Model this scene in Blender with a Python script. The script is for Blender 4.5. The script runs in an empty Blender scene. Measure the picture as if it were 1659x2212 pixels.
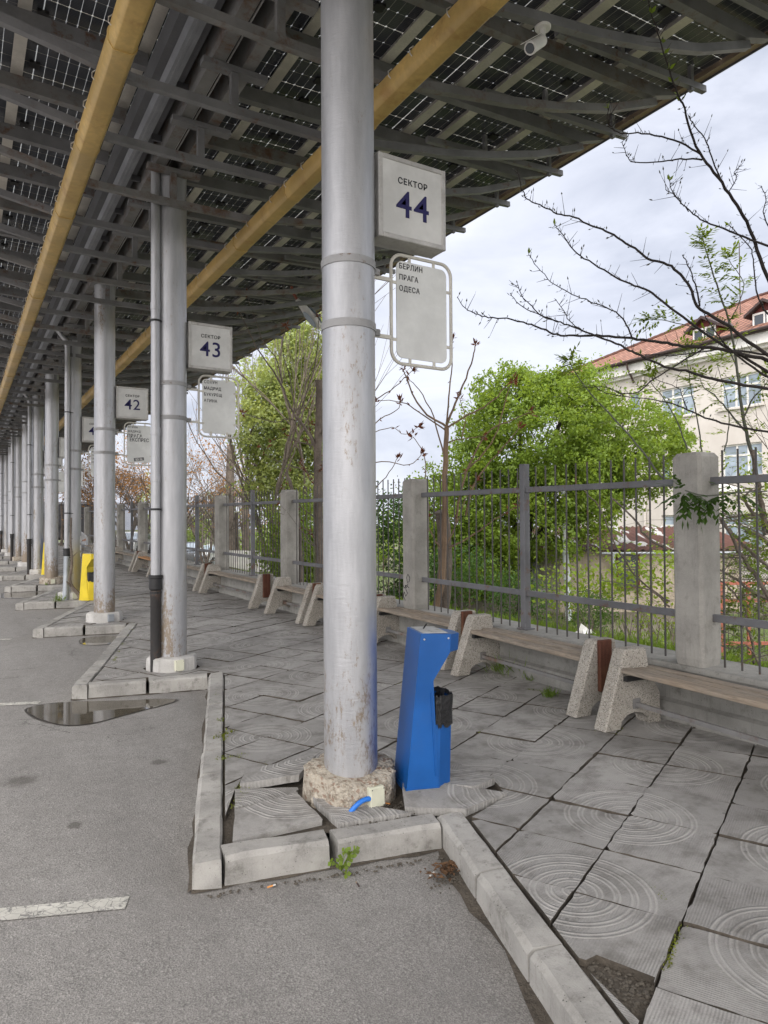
import bpy, math, random
import numpy as np
from mathutils import Vector, Matrix

R = math.radians
scene = bpy.context.scene
col = scene.collection
rnd = random.Random(7)
rng = np.random.default_rng(7)

# ------------------------------------------------------------------ camera, sky, sun, exposure
def camera():
    yaw, pitch, roll = R(31.0), R(1.1), R(0.35)
    f = Vector((math.sin(yaw)*math.cos(pitch), math.cos(yaw)*math.cos(pitch), math.sin(pitch)))
    r0 = Vector((math.cos(yaw), -math.sin(yaw), 0)); u0 = r0.cross(f)
    r = r0*math.cos(roll) - u0*math.sin(roll); u = r0*math.sin(roll) + u0*math.cos(roll)
    cd = bpy.data.cameras.new('camera'); co = bpy.data.objects.new('camera', cd); col.objects.link(co)
    cd.sensor_fit = 'HORIZONTAL'; cd.sensor_width = 36; cd.lens = 36*1533/1659
    cd.clip_start = .05; cd.clip_end = 2000
    m = Matrix((( r.x, u.x, -f.x, 0), (r.y, u.y, -f.y, 0), (r.z, u.z, -f.z, 1.5), (0, 0, 0, 1)))
    co.matrix_world = m
    scene.camera = co
camera()
SUN_EL, SUN_AZ = R(34), R(-142)          # azimuth measured from +Y towards +X
def world():
    w = bpy.data.worlds.new('World'); scene.world = w; w.use_nodes = True
    nt = w.node_tree; N = nt.nodes; L = nt.links
    bg = N['Background']
    sky = N.new('ShaderNodeTexSky'); sky.sky_type = 'NISHITA'; sky.sun_disc = False
    sky.sun_elevation = SUN_EL; sky.sun_rotation = SUN_AZ
    sky.air_density = 1.0; sky.dust_density = 2.0; sky.ozone_density = 1.5
    tc = N.new('ShaderNodeTexCoord')
    mp = N.new('ShaderNodeMapping'); mp.inputs['Scale'].default_value = (1.0, 1.0, 2.6)
    L.new(tc.outputs['Generated'], mp.inputs['Vector'])
    n1 = N.new('ShaderNodeTexNoise'); n1.inputs['Scale'].default_value = 3.2; n1.inputs['Detail'].default_value = 8
    n1.inputs['Roughness'].default_value = .56; n1.inputs['Distortion'].default_value = .35
    L.new(mp.outputs['Vector'], n1.inputs['Vector'])
    cr = N.new('ShaderNodeValToRGB')
    e = cr.color_ramp.elements
    e[0].position = .32; e[0].color = (5.0, 5.35, 6.35, 1)
    e[1].position = .68; e[1].color = (8.2, 8.45, 9.3, 1)
    m_ = cr.color_ramp.elements.new(.5); m_.color = (6.9, 7.2, 8.2, 1)
    L.new(n1.outputs['Fac'], cr.inputs['Fac'])
    # overcast sky: the zenith is brighter than the horizon
    sx = N.new('ShaderNodeSeparateXYZ'); L.new(tc.outputs['Generated'], sx.inputs['Vector'])
    mr = N.new('ShaderNodeMapRange'); mr.inputs['From Min'].default_value = 0.55; mr.inputs['From Max'].default_value = 1
    mr.inputs['To Min'].default_value = 1.0; mr.inputs['To Max'].default_value = 2.0
    L.new(sx.outputs['Z'], mr.inputs['Value'])
    vm = N.new('ShaderNodeVectorMath'); vm.operation = 'SCALE'
    L.new(cr.outputs['Color'], vm.inputs[0]); L.new(mr.outputs['Result'], vm.inputs['Scale'])
    # bright lobe added around the unseen sun, to fill light under the canopy
    dt = N.new('ShaderNodeVectorMath'); dt.operation = 'DOT_PRODUCT'
    L.new(tc.outputs['Generated'], dt.inputs[0])
    dt.inputs[1].default_value = (math.sin(SUN_AZ)*math.cos(SUN_EL), math.cos(SUN_AZ)*math.cos(SUN_EL), math.sin(SUN_EL))
    lb = N.new('ShaderNodeMapRange'); lb.interpolation_type = 'SMOOTHSTEP'
    lb.inputs['From Min'].default_value = -.1; lb.inputs['From Max'].default_value = 1; lb.inputs['To Min'].default_value = 1; lb.inputs['To Max'].default_value = 3.6
    L.new(dt.outputs['Value'], lb.inputs['Value'])
    vm2 = N.new('ShaderNodeVectorMath'); vm2.operation = 'SCALE'; L.new(vm.outputs['Vector'], vm2.inputs[0]); L.new(lb.outputs['Result'], vm2.inputs['Scale'])
    wt = N.new('ShaderNodeMapRange'); wt.inputs['From Min'].default_value = 1; wt.inputs['From Max'].default_value = 2.5
    L.new(lb.outputs['Result'], wt.inputs['Value'])
    wm = N.new('ShaderNodeMix'); wm.data_type = 'RGBA'; wm.inputs['A'].default_value = (1,1,1,1); wm.inputs['B'].default_value = (1.04,.96,.84,1); L.new(wt.outputs['Result'], wm.inputs['Factor'])
    vt = N.new('ShaderNodeVectorMath'); vt.operation = 'MULTIPLY'; L.new(vm2.outputs['Vector'], vt.inputs[0]); L.new(wm.outputs['Result'], vt.inputs[1]); vm2 = vt
    vm = vm2
    mx = N.new('ShaderNodeMix'); mx.data_type = 'RGBA'; mx.inputs['Factor'].default_value = .92
    L.new(sky.outputs['Color'], mx.inputs['A']); L.new(vm.outputs['Vector'], mx.inputs['B'])
    L.new(mx.outputs['Result'], bg.inputs['Color'])
    bg.inputs['Strength'].default_value = .08
    sd = bpy.data.lights.new('sun', 'SUN'); so = bpy.data.objects.new('sun', sd); col.objects.link(so)
    sd.energy = .7; sd.angle = R(25); sd.color = (1, .95, .87)
    d = Vector((math.sin(SUN_AZ)*math.cos(SUN_EL), math.cos(SUN_AZ)*math.cos(SUN_EL), math.sin(SUN_EL)))
    so.rotation_euler = d.to_track_quat('Z', 'Y').to_euler()
world()
scene.view_settings.view_transform = 'Standard'
scene.view_settings.look = 'None'
scene.view_settings.gamma = 1
scene.view_settings.exposure = 0.7
scene.cycles.max_bounces = 8
scene.cycles.diffuse_bounces = 5
scene.cycles.transparent_max_bounces = 12

# ------------------------------------------------------------------ mesh helpers
class MB:
    """collects shapes, links them as one mesh object"""
    def __init__(s): s.v = []; s.f = []; s.m = []; s.uv = {}
    def add(s, vs, fs, mi=0):
        o = len(s.v); s.v += [tuple(p) for p in vs]
        for f in fs: s.f.append(tuple(i+o for i in f)); s.m.append(mi)
        return o
    def box(s, lo, hi, mi=0, M=None):
        x0, y0, z0 = lo; x1, y1, z1 = hi
        vs = [(x0,y0,z0),(x1,y0,z0),(x1,y1,z0),(x0,y1,z0),(x0,y0,z1),(x1,y0,z1),(x1,y1,z1),(x0,y1,z1)]
        if M is not None: vs = [M @ Vector(p) for p in vs]
        s.add(vs, [(0,3,2,1),(4,5,6,7),(0,1,5,4),(1,2,6,5),(2,3,7,6),(3,0,4,7)], mi); return s
    def cbox(s, lo, hi, b=.01, mi=0, M=None):
        """box with chamfered edges"""
        x0, y0, z0 = lo; x1, y1, z1 = hi
        vs = []; idx = {}
        for i, x in enumerate((x0, x1)):
            for j, y in enumerate((y0, y1)):
                for k, z in enumerate((z0, z1)):
                    sx, sy, sz = (1, -1)[i]*b, (1, -1)[j]*b, (1, -1)[k]*b
                    idx[i,j,k,0] = len(vs); vs.append((x, y+sy, z+sz))
                    idx[i,j,k,1] = len(vs); vs.append((x+sx, y, z+sz))
                    idx[i,j,k,2] = len(vs); vs.append((x+sx, y+sy, z))
        fs = []
        for i in (0, 1): fs.append([idx[i,j,k,0] for j, k in ((0,0),(1,0),(1,1),(0,1))])
        for j in (0, 1): fs.append([idx[i,j,k,1] for i, k in ((0,0),(1,0),(1,1),(0,1))])
        for k in (0, 1): fs.append([idx[i,j,k,2] for i, j in ((0,0),(1,0),(1,1),(0,1))])
        for i in (0,1):
            for j in (0,1): fs.append([idx[i,j,0,0], idx[i,j,1,0], idx[i,j,1,1], idx[i,j,0,1]])
        for i in (0,1):
            for k in (0,1): fs.append([idx[i,0,k,0], idx[i,1,k,0], idx[i,1,k,2], idx[i,0,k,2]])
        for j in (0,1):
            for k in (0,1): fs.append([idx[0,j,k,1], idx[1,j,k,1], idx[1,j,k,2], idx[0,j,k,2]])
        for i in (0,1):
            for j in (0,1):
                for k in (0,1): fs.append([idx[i,j,k,0], idx[i,j,k,1], idx[i,j,k,2]])
        c = Vector(((x0+x1)/2, (y0+y1)/2, (z0+z1)/2))
        out = []
        for f in fs:
            p = [Vector(vs[q]) for q in f]; n = (p[1]-p[0]).cross(p[2]-p[0])
            fc = sum(p, Vector())/len(p)
            out.append(f if n.dot(fc-c) > 0 else f[::-1])
        if M is not None: vs = [M @ Vector(p) for p in vs]
        s.add(vs, out, mi); return s
    def prism(s, poly, a, b, mi=0, M=None, axis='y'):
        """poly in (p,q); extruded from a to b. axis y: (p,c,q) ; z: (p,q,c) ; x: (c,p,q)"""
        def pt(p, q, c):
            return (p, c, q) if axis == 'y' else ((p, q, c) if axis == 'z' else (c, p, q))
        n = len(poly)
        vs = [pt(p, q, a) for p, q in poly] + [pt(p, q, b) for p, q in poly]
        if M is not None: vs = [M @ Vector(p) for p in vs]
        area = sum(poly[i][0]*poly[(i+1) % n][1]-poly[(i+1) % n][0]*poly[i][1] for i in range(n))
        fl = (area > 0) == (axis == 'y')
        if b < a: fl = not fl
        fs = [tuple(range(n)), tuple(range(2*n-1, n-1, -1))] + [(i, i+n, (i+1) % n+n, (i+1) % n) for i in range(n)]
        if not fl: fs = [f[::-1] for f in fs]
        s.add(vs, fs, mi); return s
    def bar(s, p, q, w, h, mi=0, up=(0,0,1)):
        p = Vector(p); q = Vector(q); d = (q-p).normalized(); u = Vector(up)
        if abs(d.dot(u)) > .98: u = Vector((0,1,0))
        sd = d.cross(u).normalized(); u = sd.cross(d)
        vs = []
        for c in (p, q):
            for a, b in ((-1,-1),(1,-1),(1,1),(-1,1)): vs.append(c+sd*a*w/2+u*b*h/2)
        s.add(vs, [(0,1,2,3),(7,6,5,4),(0,4,5,1),(1,5,6,2),(2,6,7,3),(3,7,4,0)], mi); return s
    def sweep(s, pts, w, h, mi=0):
        """rectangular bar following a polyline in an XZ plane (constant Y)"""
        vs = []; n = len(pts)
        for i, (x, y, z) in enumerate(pts):
            a = pts[max(0, i-1)]; b = pts[min(n-1, i+1)]
            d = Vector((b[0]-a[0], 0, b[2]-a[2])).normalized(); nrm = Vector((-d.z, 0, d.x))
            for sy, sn in ((-1,-1),(1,-1),(1,1),(-1,1)):
                vs.append((x+nrm.x*sn*h/2, y+sy*w/2, z+nrm.z*sn*h/2))
        fs = [(0,1,2,3), tuple(4*(n-1)+i for i in (3,2,1,0))]
        for i in range(n-1):
            for k in range(4):
                a, b = 4*i+k, 4*i+(k+1) % 4
                fs.append((a, a+4, b+4, b))
        s.add(vs, fs, mi); return s
    def tube(s, pts, rads, n=8, mi=0, caps=True):
        pts = [Vector(p) for p in pts]; m = len(pts)
        if not hasattr(rads, '__len__'): rads = [rads]*m
        vs = []; prev = None
        for i in range(m):
            d = (pts[min(m-1, i+1)]-pts[max(0, i-1)])
            d = d.normalized() if d.length > 1e-9 else Vector((0,0,1))
            if prev is None:
                a = Vector((0,0,1)) if abs(d.z) < .9 else Vector((1,0,0))
                u = d.cross(a).normalized()
            else:
                u = (prev-d*prev.dot(d)); u = u.normalized() if u.length > 1e-6 else d.orthogonal().normalized()
            prev = u; w = d.cross(u)
            for k in range(n):
                t = 2*math.pi*k/n
                vs.append(pts[i]+(u*math.cos(t)+w*math.sin(t))*rads[i])
        fs = []
        for i in range(m-1):
            for k in range(n):
                a, b = i*n+k, i*n+(k+1) % n
                fs.append((a, b, b+n, a+n))
        if caps: fs += [tuple(range(n-1, -1, -1)), tuple((m-1)*n+k for k in range(n))]
        s.add(vs, fs, mi); return s
    def lathe(s, prof, c=(0,0,0), n=24, mi=0, cap=True):
        vs = []; m = len(prof)
        for r, z in prof:
            for k in range(n):
                t = 2*math.pi*k/n; vs.append((c[0]+r*math.cos(t), c[1]+r*math.sin(t), c[2]+z))
        fs = []
        for i in range(m-1):
            for k in range(n):
                a, b = i*n+k, i*n+(k+1) % n
                fs.append((a, b, b+n, a+n))
        if cap: fs += [tuple(range(n-1, -1, -1)), tuple((m-1)*n+k for k in range(n))]
        s.add(vs, fs, mi); return s
    def build(s, name, mats, parent=None, smooth=False, kind=None):
        me = bpy.data.meshes.new(name); me.from_pydata(s.v, [], s.f)
        for m in (mats if isinstance(mats, (list, tuple)) else [mats]): me.materials.append(m)
        if any(s.m): me.polygons.foreach_set('material_index', s.m)
        if smooth:
            me.polygons.foreach_set('use_smooth', [True]*len(me.polygons))
            try: me.set_sharp_from_angle(angle=R(40))
            except Exception: pass
        me.update()
        o = bpy.data.objects.new(name, me); col.objects.link(o)
        if parent is not None: o.parent = parent
        if kind: o['kind'] = kind
        return o

def np_mesh(name, V, F, m, parent=None, kind=None):
    me = bpy.data.meshes.new(name)
    nf, k = F.shape
    me.vertices.add(len(V)); me.vertices.foreach_set('co', np.asarray(V, np.float32).ravel())
    me.loops.add(nf*k); me.loops.foreach_set('vertex_index', F.astype(np.int32).ravel())
    me.polygons.add(nf); me.polygons.foreach_set('loop_start', np.arange(0, nf*k, k, dtype=np.int32))
    me.polygons.foreach_set('loop_total', np.full(nf, k, np.int32))
    me.materials.append(m); me.update(calc_edges=True)
    o = bpy.data.objects.new(name, me); col.objects.link(o)
    if parent is not None: o.parent = parent
    if kind: o['kind'] = kind
    return o

def thing(name, label, cat, loc=(0,0,0), rz=0, group=None):
    o = bpy.data.objects.new(name, None); col.objects.link(o); o.empty_display_size = .2
    o.location = loc; o.rotation_euler = (0, 0, rz)
    return tag(o, label, cat, group)
def tag(o, label, cat, group=None):
    o['label'] = label; o['category'] = cat
    if group: o['group'] = group
    return o
def dup(root, loc, rz=0, label=None, group=None, swap=None):
    r = root.copy(); col.objects.link(r); r.location = loc; r.rotation_euler = (0, 0, rz)
    if label: r['label'] = label
    if group: r['group'] = group
    for ch in list(root.children):
        c = ch.copy(); col.objects.link(c); c.parent = r
        if swap and c.type == 'MESH' and c.data.materials and c.data.materials[0] in swap:
            c.data = c.data.copy(); c.data.materials[0] = swap[c.data.materials[0]]
        for g in ch.children:
            d = g.copy(); col.objects.link(d); d.parent = c
    return r
def text_mesh(name, body, size, mat, parent, M, bold=0.0, depth=.0015, align='LEFT', xs=1.0, space=1.0):
    cu = bpy.data.curves.new(name, 'FONT'); cu.body = body; cu.size = size; cu.offset = bold*size
    cu.extrude = depth; cu.align_x = align; cu.resolution_u = 4; cu.space_character = space
    t = bpy.data.objects.new(name, cu); col.objects.link(t)
    dg = bpy.context.evaluated_depsgraph_get(); dg.update()
    me = bpy.data.meshes.new_from_object(t.evaluated_get(dg))
    bpy.data.objects.remove(t); bpy.data.curves.remove(cu)
    me.transform(M @ Matrix.Diagonal((xs, 1, 1, 1)))
    me.materials.clear(); me.materials.append(mat); me.name = name
    o = bpy.data.objects.new(name, me); col.objects.link(o); o.parent = parent
    return o

# ------------------------------------------------------------------ materials
class NT:
    def __init__(s, name):
        s.m = bpy.data.materials.new(name); s.m.use_nodes = True
        s.t = s.m.node_tree; s.N = s.t.nodes; s.b = s.N['Principled BSDF']; s.out = s.N['Material Output']
        s.tc = s.N.new('ShaderNodeTexCoord')
    def node(s, t, ins=None, **kw):
        n = s.N.new(t)
        for k, v in kw.items(): setattr(n, k, v)
        for k, v in (ins or {}).items():
            if hasattr(v, 'is_output'): s.t.links.new(v, n.inputs[k])
            else: n.inputs[k].default_value = v
        return n
    def link(s, a, b): s.t.links.new(a, b)
    def math(s, op, a, b=None, c=None, clamp=False):
        n = s.N.new('ShaderNodeMath'); n.operation = op; n.use_clamp = clamp
        for i, v in enumerate((a, b, c)):
            if v is None: continue
            if hasattr(v, 'is_output'): s.t.links.new(v, n.inputs[i])
            else: n.inputs[i].default_value = v
        return n.outputs[0]
    def mix(s, f, a, b, mode='MIX'):
        n = s.N.new('ShaderNodeMix'); n.data_type = 'RGBA'; n.blend_type = mode
        for k, v in (('Factor', f), ('A', a), ('B', b)):
            if hasattr(v, 'is_output'): s.t.links.new(v, n.inputs[k])
            else: n.inputs[k].default_value = (v if k == 'Factor' else (*v[:3], 1))
        return n.outputs['Result']
    def noise(s, scale, vec=None, detail=6, rough=.6, dist=0):
        n = s.node('ShaderNodeTexNoise', {'Scale': scale, 'Detail': detail, 'Roughness': rough, 'Distortion': dist})
        s.link(vec if vec is not None else s.obj(), n.inputs['Vector']); return n.outputs['Fac']
    def obj(s):
        if not hasattr(s, '_o'):
            oi = s.node('ShaderNodeObjectInfo')
            k = s.math('MULTIPLY', oi.outputs['Random'], 37.0)
            v = s.node('ShaderNodeVectorMath', operation='ADD')
            s.link(s.tc.outputs['Object'], v.inputs[0]); s.link(k, v.inputs[1]); s._o = v.outputs[0]
        return s._o
    def scale(s, vec, xyz):
        m = s.node('ShaderNodeMapping'); m.inputs['Scale'].default_value = xyz; s.link(vec, m.inputs['Vector']); return m.outputs[0]
    def step(s, v, lo, hi, a=0., b=1.):
        n = s.node('ShaderNodeMapRange', {'From Min': lo, 'From Max': hi, 'To Min': a, 'To Max': b}, interpolation_type='SMOOTHSTEP')
        s.link(v, n.inputs['Value']); return n.outputs['Result']
    def bump(s, h, strength=.4, dist=.01, prev=None):
        b = s.node('ShaderNodeBump', {'Strength': strength, 'Distance': dist}); s.link(h, b.inputs['Height'])
        if prev is not None: s.link(prev, b.inputs['Normal'])
        return b.outputs[0]
    def xyz(s, v):
        n = s.node('ShaderNodeSeparateXYZ'); s.link(v, n.inputs[0]); return n.outputs
    def set(s, color=None, rough=None, normal=None, metal=None, spec=None):
        for k, v in (('Base Color', color), ('Roughness', rough), ('Normal', normal), ('Metallic', metal), ('Specular IOR Level', spec)):
            if v is None: continue
            if hasattr(v, 'is_output'): s.link(v, s.b.inputs[k])
            else: s.b.inputs[k].default_value = (*v, 1) if isinstance(v, tuple) else v
        return s.m

def sc(c, k): return tuple(min(1, x*k) for x in c)
def pm(name, c, rough=.6, metal=0., var=.18, ns=3., bump=.25, bs=60., bd=.004, spec=.4, dirt=None, dirt_amt=.5, dirt_s=2.):
    n = NT(name)
    a = n.noise(ns); f = n.noise(bs, detail=3)
    colr = n.mix(n.step(a, .3, .7), sc(c, 1-var), sc(c, 1+var))
    colr = n.mix(n.step(f, .35, .65), colr, n.mix(.5, colr, sc(c, 1-var*.8)))
    if dirt:
        d = n.noise(dirt_s, detail=9, rough=.7)
        colr = n.mix(n.math('MULTIPLY', n.step(d, .5, .68), dirt_amt), colr, dirt)
    return n.set(colr, n.math('ADD', n.math('MULTIPLY', a, .2), rough-.1), n.bump(f, bump, bd), metal, spec)

def m_asphalt():
    n = NT('asphalt'); o = n.tc.outputs['Object']
    big = n.noise(.8, o, 5); mid = n.noise(9, o, 6, .7); grain = n.noise(170, o, 3, .7)
    v = n.node('ShaderNodeTexVoronoi', {'Scale': 120.}); n.link(o, v.inputs['Vector'])
    c = n.mix(n.step(big, .3, .7), (.27,.258,.245), (.34,.328,.312))
    c = n.mix(n.step(mid, .35, .75), c, n.mix(.35, c, (.11,.107,.105)))
    c = n.mix(n.step(grain, .40, .62), n.mix(.5, c, (.09,.088,.085)), n.mix(.25, c, (.46,.44,.41)))
    cs = n.xyz(v.outputs['Color']); c = n.mix(n.step(cs[0], .82, .9, 0, .3), c, (.09,.086,.082)); c = n.mix(n.step(cs[1], .9, .95, 0, .3), c, (.5,.48,.45))
    ce = n.node('ShaderNodeTexVoronoi', {'Scale': .75}, feature='DISTANCE_TO_EDGE')
    wv = n.node('ShaderNodeVectorMath', operation='ADD'); wn = n.node('ShaderNodeTexNoise', {'Scale': 3.5, 'Detail': 6., 'Roughness': .7}); n.link(o, wn.inputs['Vector'])
    ws = n.node('ShaderNodeVectorMath', {1: (.35,.35,.35)}, operation='MULTIPLY'); n.link(wn.outputs['Color'], ws.inputs[0]); n.link(o, wv.inputs[0]); n.link(ws.outputs[0], wv.inputs[1]); n.link(wv.outputs[0], ce.inputs['Vector'])
    crk = n.math('MULTIPLY', n.step(ce.outputs['Distance'], .002, .006, 1, 0), n.step(n.noise(.9, o, 3), .52, .6))
    c = n.mix(n.math('MULTIPLY', crk, .6), c, (.06,.057,.053))
    lane = n.noise(1.2, n.scale(o, (2.2, .35, 1)), 5, .6); c = n.mix(n.step(lane, .45, .7, 0, .35), c, (.17,.163,.155))
    x, y, z = n.xyz(o)
    for (px, py, r) in ((.68, 2.12, .09), (.49, 2.0, .05), (.55, 4.2, .05), (.35, 5.1, .12), (1.2, 5.0, .06)):
        d = n.math('ADD', n.math('POWER', n.math('SUBTRACT', x, px), 2.), n.math('POWER', n.math('SUBTRACT', y, py), 2.))
        d = n.math('ADD', n.math('SQRT', d), n.math('MULTIPLY', n.math('SUBTRACT', n.noise(14, o, 5, .75), .5), .16))
        c = n.mix(n.math('MULTIPLY', n.step(d, r*.4, r*1.15, 1, 0), .62), c, (.07,.062,.055))
    h = n.math('ADD', n.math('MULTIPLY', v.outputs['Distance'], .6), grain)
    return n.set(c, .85, n.bump(h, .55, .006), 0, .3)
def m_tile():
    n = NT('paving_tile'); uv = n.tc.outputs['UV']; o = n.tc.outputs['Object']
    u, v, _ = n.xyz(uv)
    du = n.math('SUBTRACT', n.math('FRACT', u), 0.); dv = n.math('FRACT', v)
    r = n.math('SQRT', n.math('ADD', n.math('POWER', du, 2.), n.math('POWER', dv, 2.)))
    p = n.math('FRACT', n.math('DIVIDE', r, .163))
    d = n.math('ABSOLUTE', n.math('SUBTRACT', n.math('ABSOLUTE', n.math('SUBTRACT', p, .5)), .16))
    line = n.math('MULTIPLY', n.step(d, .03, .12, 1, 0), n.step(r, .81, .82, 1, 0))
    inner = n.math('MULTIPLY', n.step(n.math('ABSOLUTE', n.math('SUBTRACT', p, .5)), .24, .3, 1, 0), n.step(r, .81, .82, 1, 0))
    par = n.math('FRACT', n.math('MULTIPLY', n.math('ADD', n.math('FLOOR', u), n.math('FLOOR', v)), .5))
    q = n.math('ADD', n.math('MULTIPLY', par, n.math('MULTIPLY', du, 2.)), n.math('MULTIPLY', n.math('SUBTRACT', 1., n.math('MULTIPLY', par, 2.)), dv))
    rib = n.math('ADD', n.math('MULTIPLY', n.math('SINE', n.math('MULTIPLY', q, 2*math.pi*38)), .5), .5)
    wear = n.noise(3.5, o, 7, .7)
    rib = n.math('MULTIPLY', n.math('MULTIPLY', rib, n.math('SUBTRACT', 1., inner)), n.step(wear, .3, .65, 1, .25))
    big = n.noise(1.1, o, 5); mid = n.noise(6, o, 7, .7); gr = n.noise(220, o, 3)
    c = n.mix(n.step(big, .3, .7), (.28,.272,.26), (.38,.37,.352))
    tr = n.node('ShaderNodeTexWhiteNoise', noise_dimensions='2D')
    fl = n.node('ShaderNodeCombineXYZ'); n.link(n.math('FLOOR', u), fl.inputs[0]); n.link(n.math('FLOOR', v), fl.inputs[1])
    n.link(fl.outputs[0], tr.inputs['Vector'])
    c = n.mix(.34, c, n.mix(tr.outputs['Value'], (.22,.212,.2), (.46,.445,.425)))
    c = n.mix(n.step(mid, .42, .70), c, n.mix(.62, c, (.115,.107,.095)))
    c = n.mix(n.math('MULTIPLY', rib, .30), c, (.12,.116,.11))
    c = n.mix(n.math('MULTIPLY', line, n.step(wear, .25, .7, .6, .15)), c, (.48,.465,.44))
    gum = n.node('ShaderNodeTexVoronoi', {'Scale': 7.}); n.link(o, gum.inputs['Vector']); c = n.mix(n.step(gum.outputs['Distance'], .05, .085, .5, 0), c, (.09,.085,.08))
    c = n.mix(n.step(n.noise(2.3, n.scale(o, (1,1.4,1)), 8, .75), .56, .70, 0, .45), c, (.13,.12,.105))
    c = n.mix(n.math('MULTIPLY', n.step(gr, .45, .7), .25), c, (.1,.1,.1))
    h = n.math('ADD', n.math('SUBTRACT', n.math('MULTIPLY', line, 1.1), n.math('MULTIPLY', rib, .7)), n.math('MULTIPLY', gr, .25))
    return n.set(c, .8, n.bump(h, .6, .005), 0, .3)
def m_concrete(name, c, var=.2, streak=True, speck=True, dark=(.12,.115,.1), amt=.55):
    n = NT(name); o = n.obj()
    big = n.noise(2.2, o, 6, .65); mid = n.noise(11, o, 8, .7); gr = n.noise(140, o, 4, .7)
    colr = n.mix(n.step(big, .3, .7), sc(c, 1-var), sc(c, 1+var))
    colr = n.mix(n.math('MULTIPLY', n.step(mid, .5, .72), amt), colr, dark)
    if streak:
        s = n.noise(3.0, n.scale(o, (9, 9, .9)), 6, .7)
        colr = n.mix(n.math('MULTIPLY', n.step(s, .52, .7), .35), colr, sc(c, .45))
    if speck:
        v = n.node('ShaderNodeTexVoronoi', {'Scale': 45.}); n.link(o, v.inputs['Vector'])
        pit = n.step(v.outputs['Distance'], .08, .16, 1, 0)
        colr = n.mix(n.math('MULTIPLY', pit, n.step(mid, .4, .6)), colr, (.05,.05,.045))
    colr = n.mix(n.math('MULTIPLY', n.step(gr, .45, .7), .3), colr, sc(c, 1.35))
    return n.set(colr, .85, n.bump(n.math('ADD', gr, n.math('MULTIPLY', mid, .8)), .45, .006), 0, .3)
def m_rough(name):
    n = NT(name); o = n.obj()
    v = n.node('ShaderNodeTexVoronoi', {'Scale': 60., 'Randomness': 1.}); n.link(o, v.inputs['Vector'])
    a = n.noise(5, o, 8, .7); b = n.noise(24, o, 8, .75)
    c = n.mix(n.step(a, .3, .7), (.42,.37,.30), (.55,.50,.42)); cs = n.xyz(v.outputs['Color'])
    c = n.mix(n.step(b, .45, .62, .0, .7), c, (.15,.115,.08)); c = n.mix(n.step(cs[0], .8, .9, 0, .6), c, (.48,.44,.37)); c = n.mix(n.step(cs[1], .88, .94, 0, .6), c, (.2,.1,.06))
    h = n.math('ADD', n.math('MULTIPLY', v.outputs['Distance'], .9), n.math('MULTIPLY', b, 1.6))
    return n.set(c, .95, n.bump(h, .7, .016), 0, .2)
def m_terrazzo():
    n = NT('terrazzo'); o = n.obj()
    v = n.node('ShaderNodeTexVoronoi', {'Scale': 170.}); n.link(o, v.inputs['Vector'])
    cs = n.xyz(v.outputs['Color'])
    c = n.mix(n.step(n.noise(3, o, 6), .3, .7), (.30,.275,.235), (.42,.395,.35))
    c = n.mix(n.math('MULTIPLY', n.step(cs[0], .80, .84), .75), c, (.09,.083,.075))
    c = n.mix(n.math('MULTIPLY', n.step(cs[1], .78, .84), .6), c, (.55,.52,.47))
    c = n.mix(n.math('MULTIPLY', n.step(n.noise(6, o, 8, .7), .5, .7), .45), c, (.13,.12,.1))
    return n.set(c, .85, n.bump(v.outputs['Distance'], .5, .006), 0, .3)
def m_silver(name, spray_reflect=None, sdir=(1,0), pipe=False, rusty=0.):
    n = NT(name); o = n.obj(); raw = n.tc.outputs['Object']; x, y, z = n.xyz(raw)
    st = n.noise(4, n.scale(o, (4, 4, .6)), 6, .65); br = n.noise(22, n.scale(o, (.8, .8, 3.2)), 5, .65); gr = n.noise(150, o, 3)
    c = n.mix(n.step(st, .3, .7), (.37,.375,.39), (.46,.465,.48))
    if not pipe:
        rust = n.noise(26, n.scale(o, (1.5, 1.5, .6)), 9, .8); big = n.noise(2.6, n.scale(o, (1.7, 1.7, .35)), 4)
        hz = n.step(z, .0, 1.5, 1, 0)
        m = n.math('ADD', rust, n.math('ADD', n.math('MULTIPLY', hz, .13), n.math('MULTIPLY', n.math('SUBTRACT', big, .5-rusty*.35), .75)))
        if rusty: m = n.math('ADD', m, n.step(z, .1, .75, rusty, 0))
        c = n.mix(n.math('MULTIPLY', n.step(m, .62, .76), .72), c, n.mix(n.noise(40, o, 4), (.13,.075,.03), (.27,.19,.085)))
        ch = n.noise(30, n.scale(o, (1, 1, .5)), 8, .8)
        c = n.mix(n.math('MULTIPLY', n.step(ch, .70, .74), .6), c, (.13,.12,.12))
        rim = n.step(z, .0, .05, 1, 0)
        c = n.mix(n.math('MULTIPLY', rim, n.step(rust, .35, .5)), c, (.12,.05,.02))
    if spray_reflect:
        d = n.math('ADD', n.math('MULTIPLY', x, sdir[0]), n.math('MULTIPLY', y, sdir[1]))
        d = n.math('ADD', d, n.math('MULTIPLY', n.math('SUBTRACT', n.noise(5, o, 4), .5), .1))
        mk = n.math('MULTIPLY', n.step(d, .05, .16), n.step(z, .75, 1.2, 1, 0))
        c = n.mix(n.math('MULTIPLY', mk, .6), c, spray_reflect)  # overspray; the blue one also paints in the bin's reflection
    return n.set(c, n.math('ADD', n.math('MULTIPLY', br, .2), .3), n.bump(n.math('ADD', br, n.math('MULTIPLY', gr, .5)), .3, .006), .45, .5)
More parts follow.
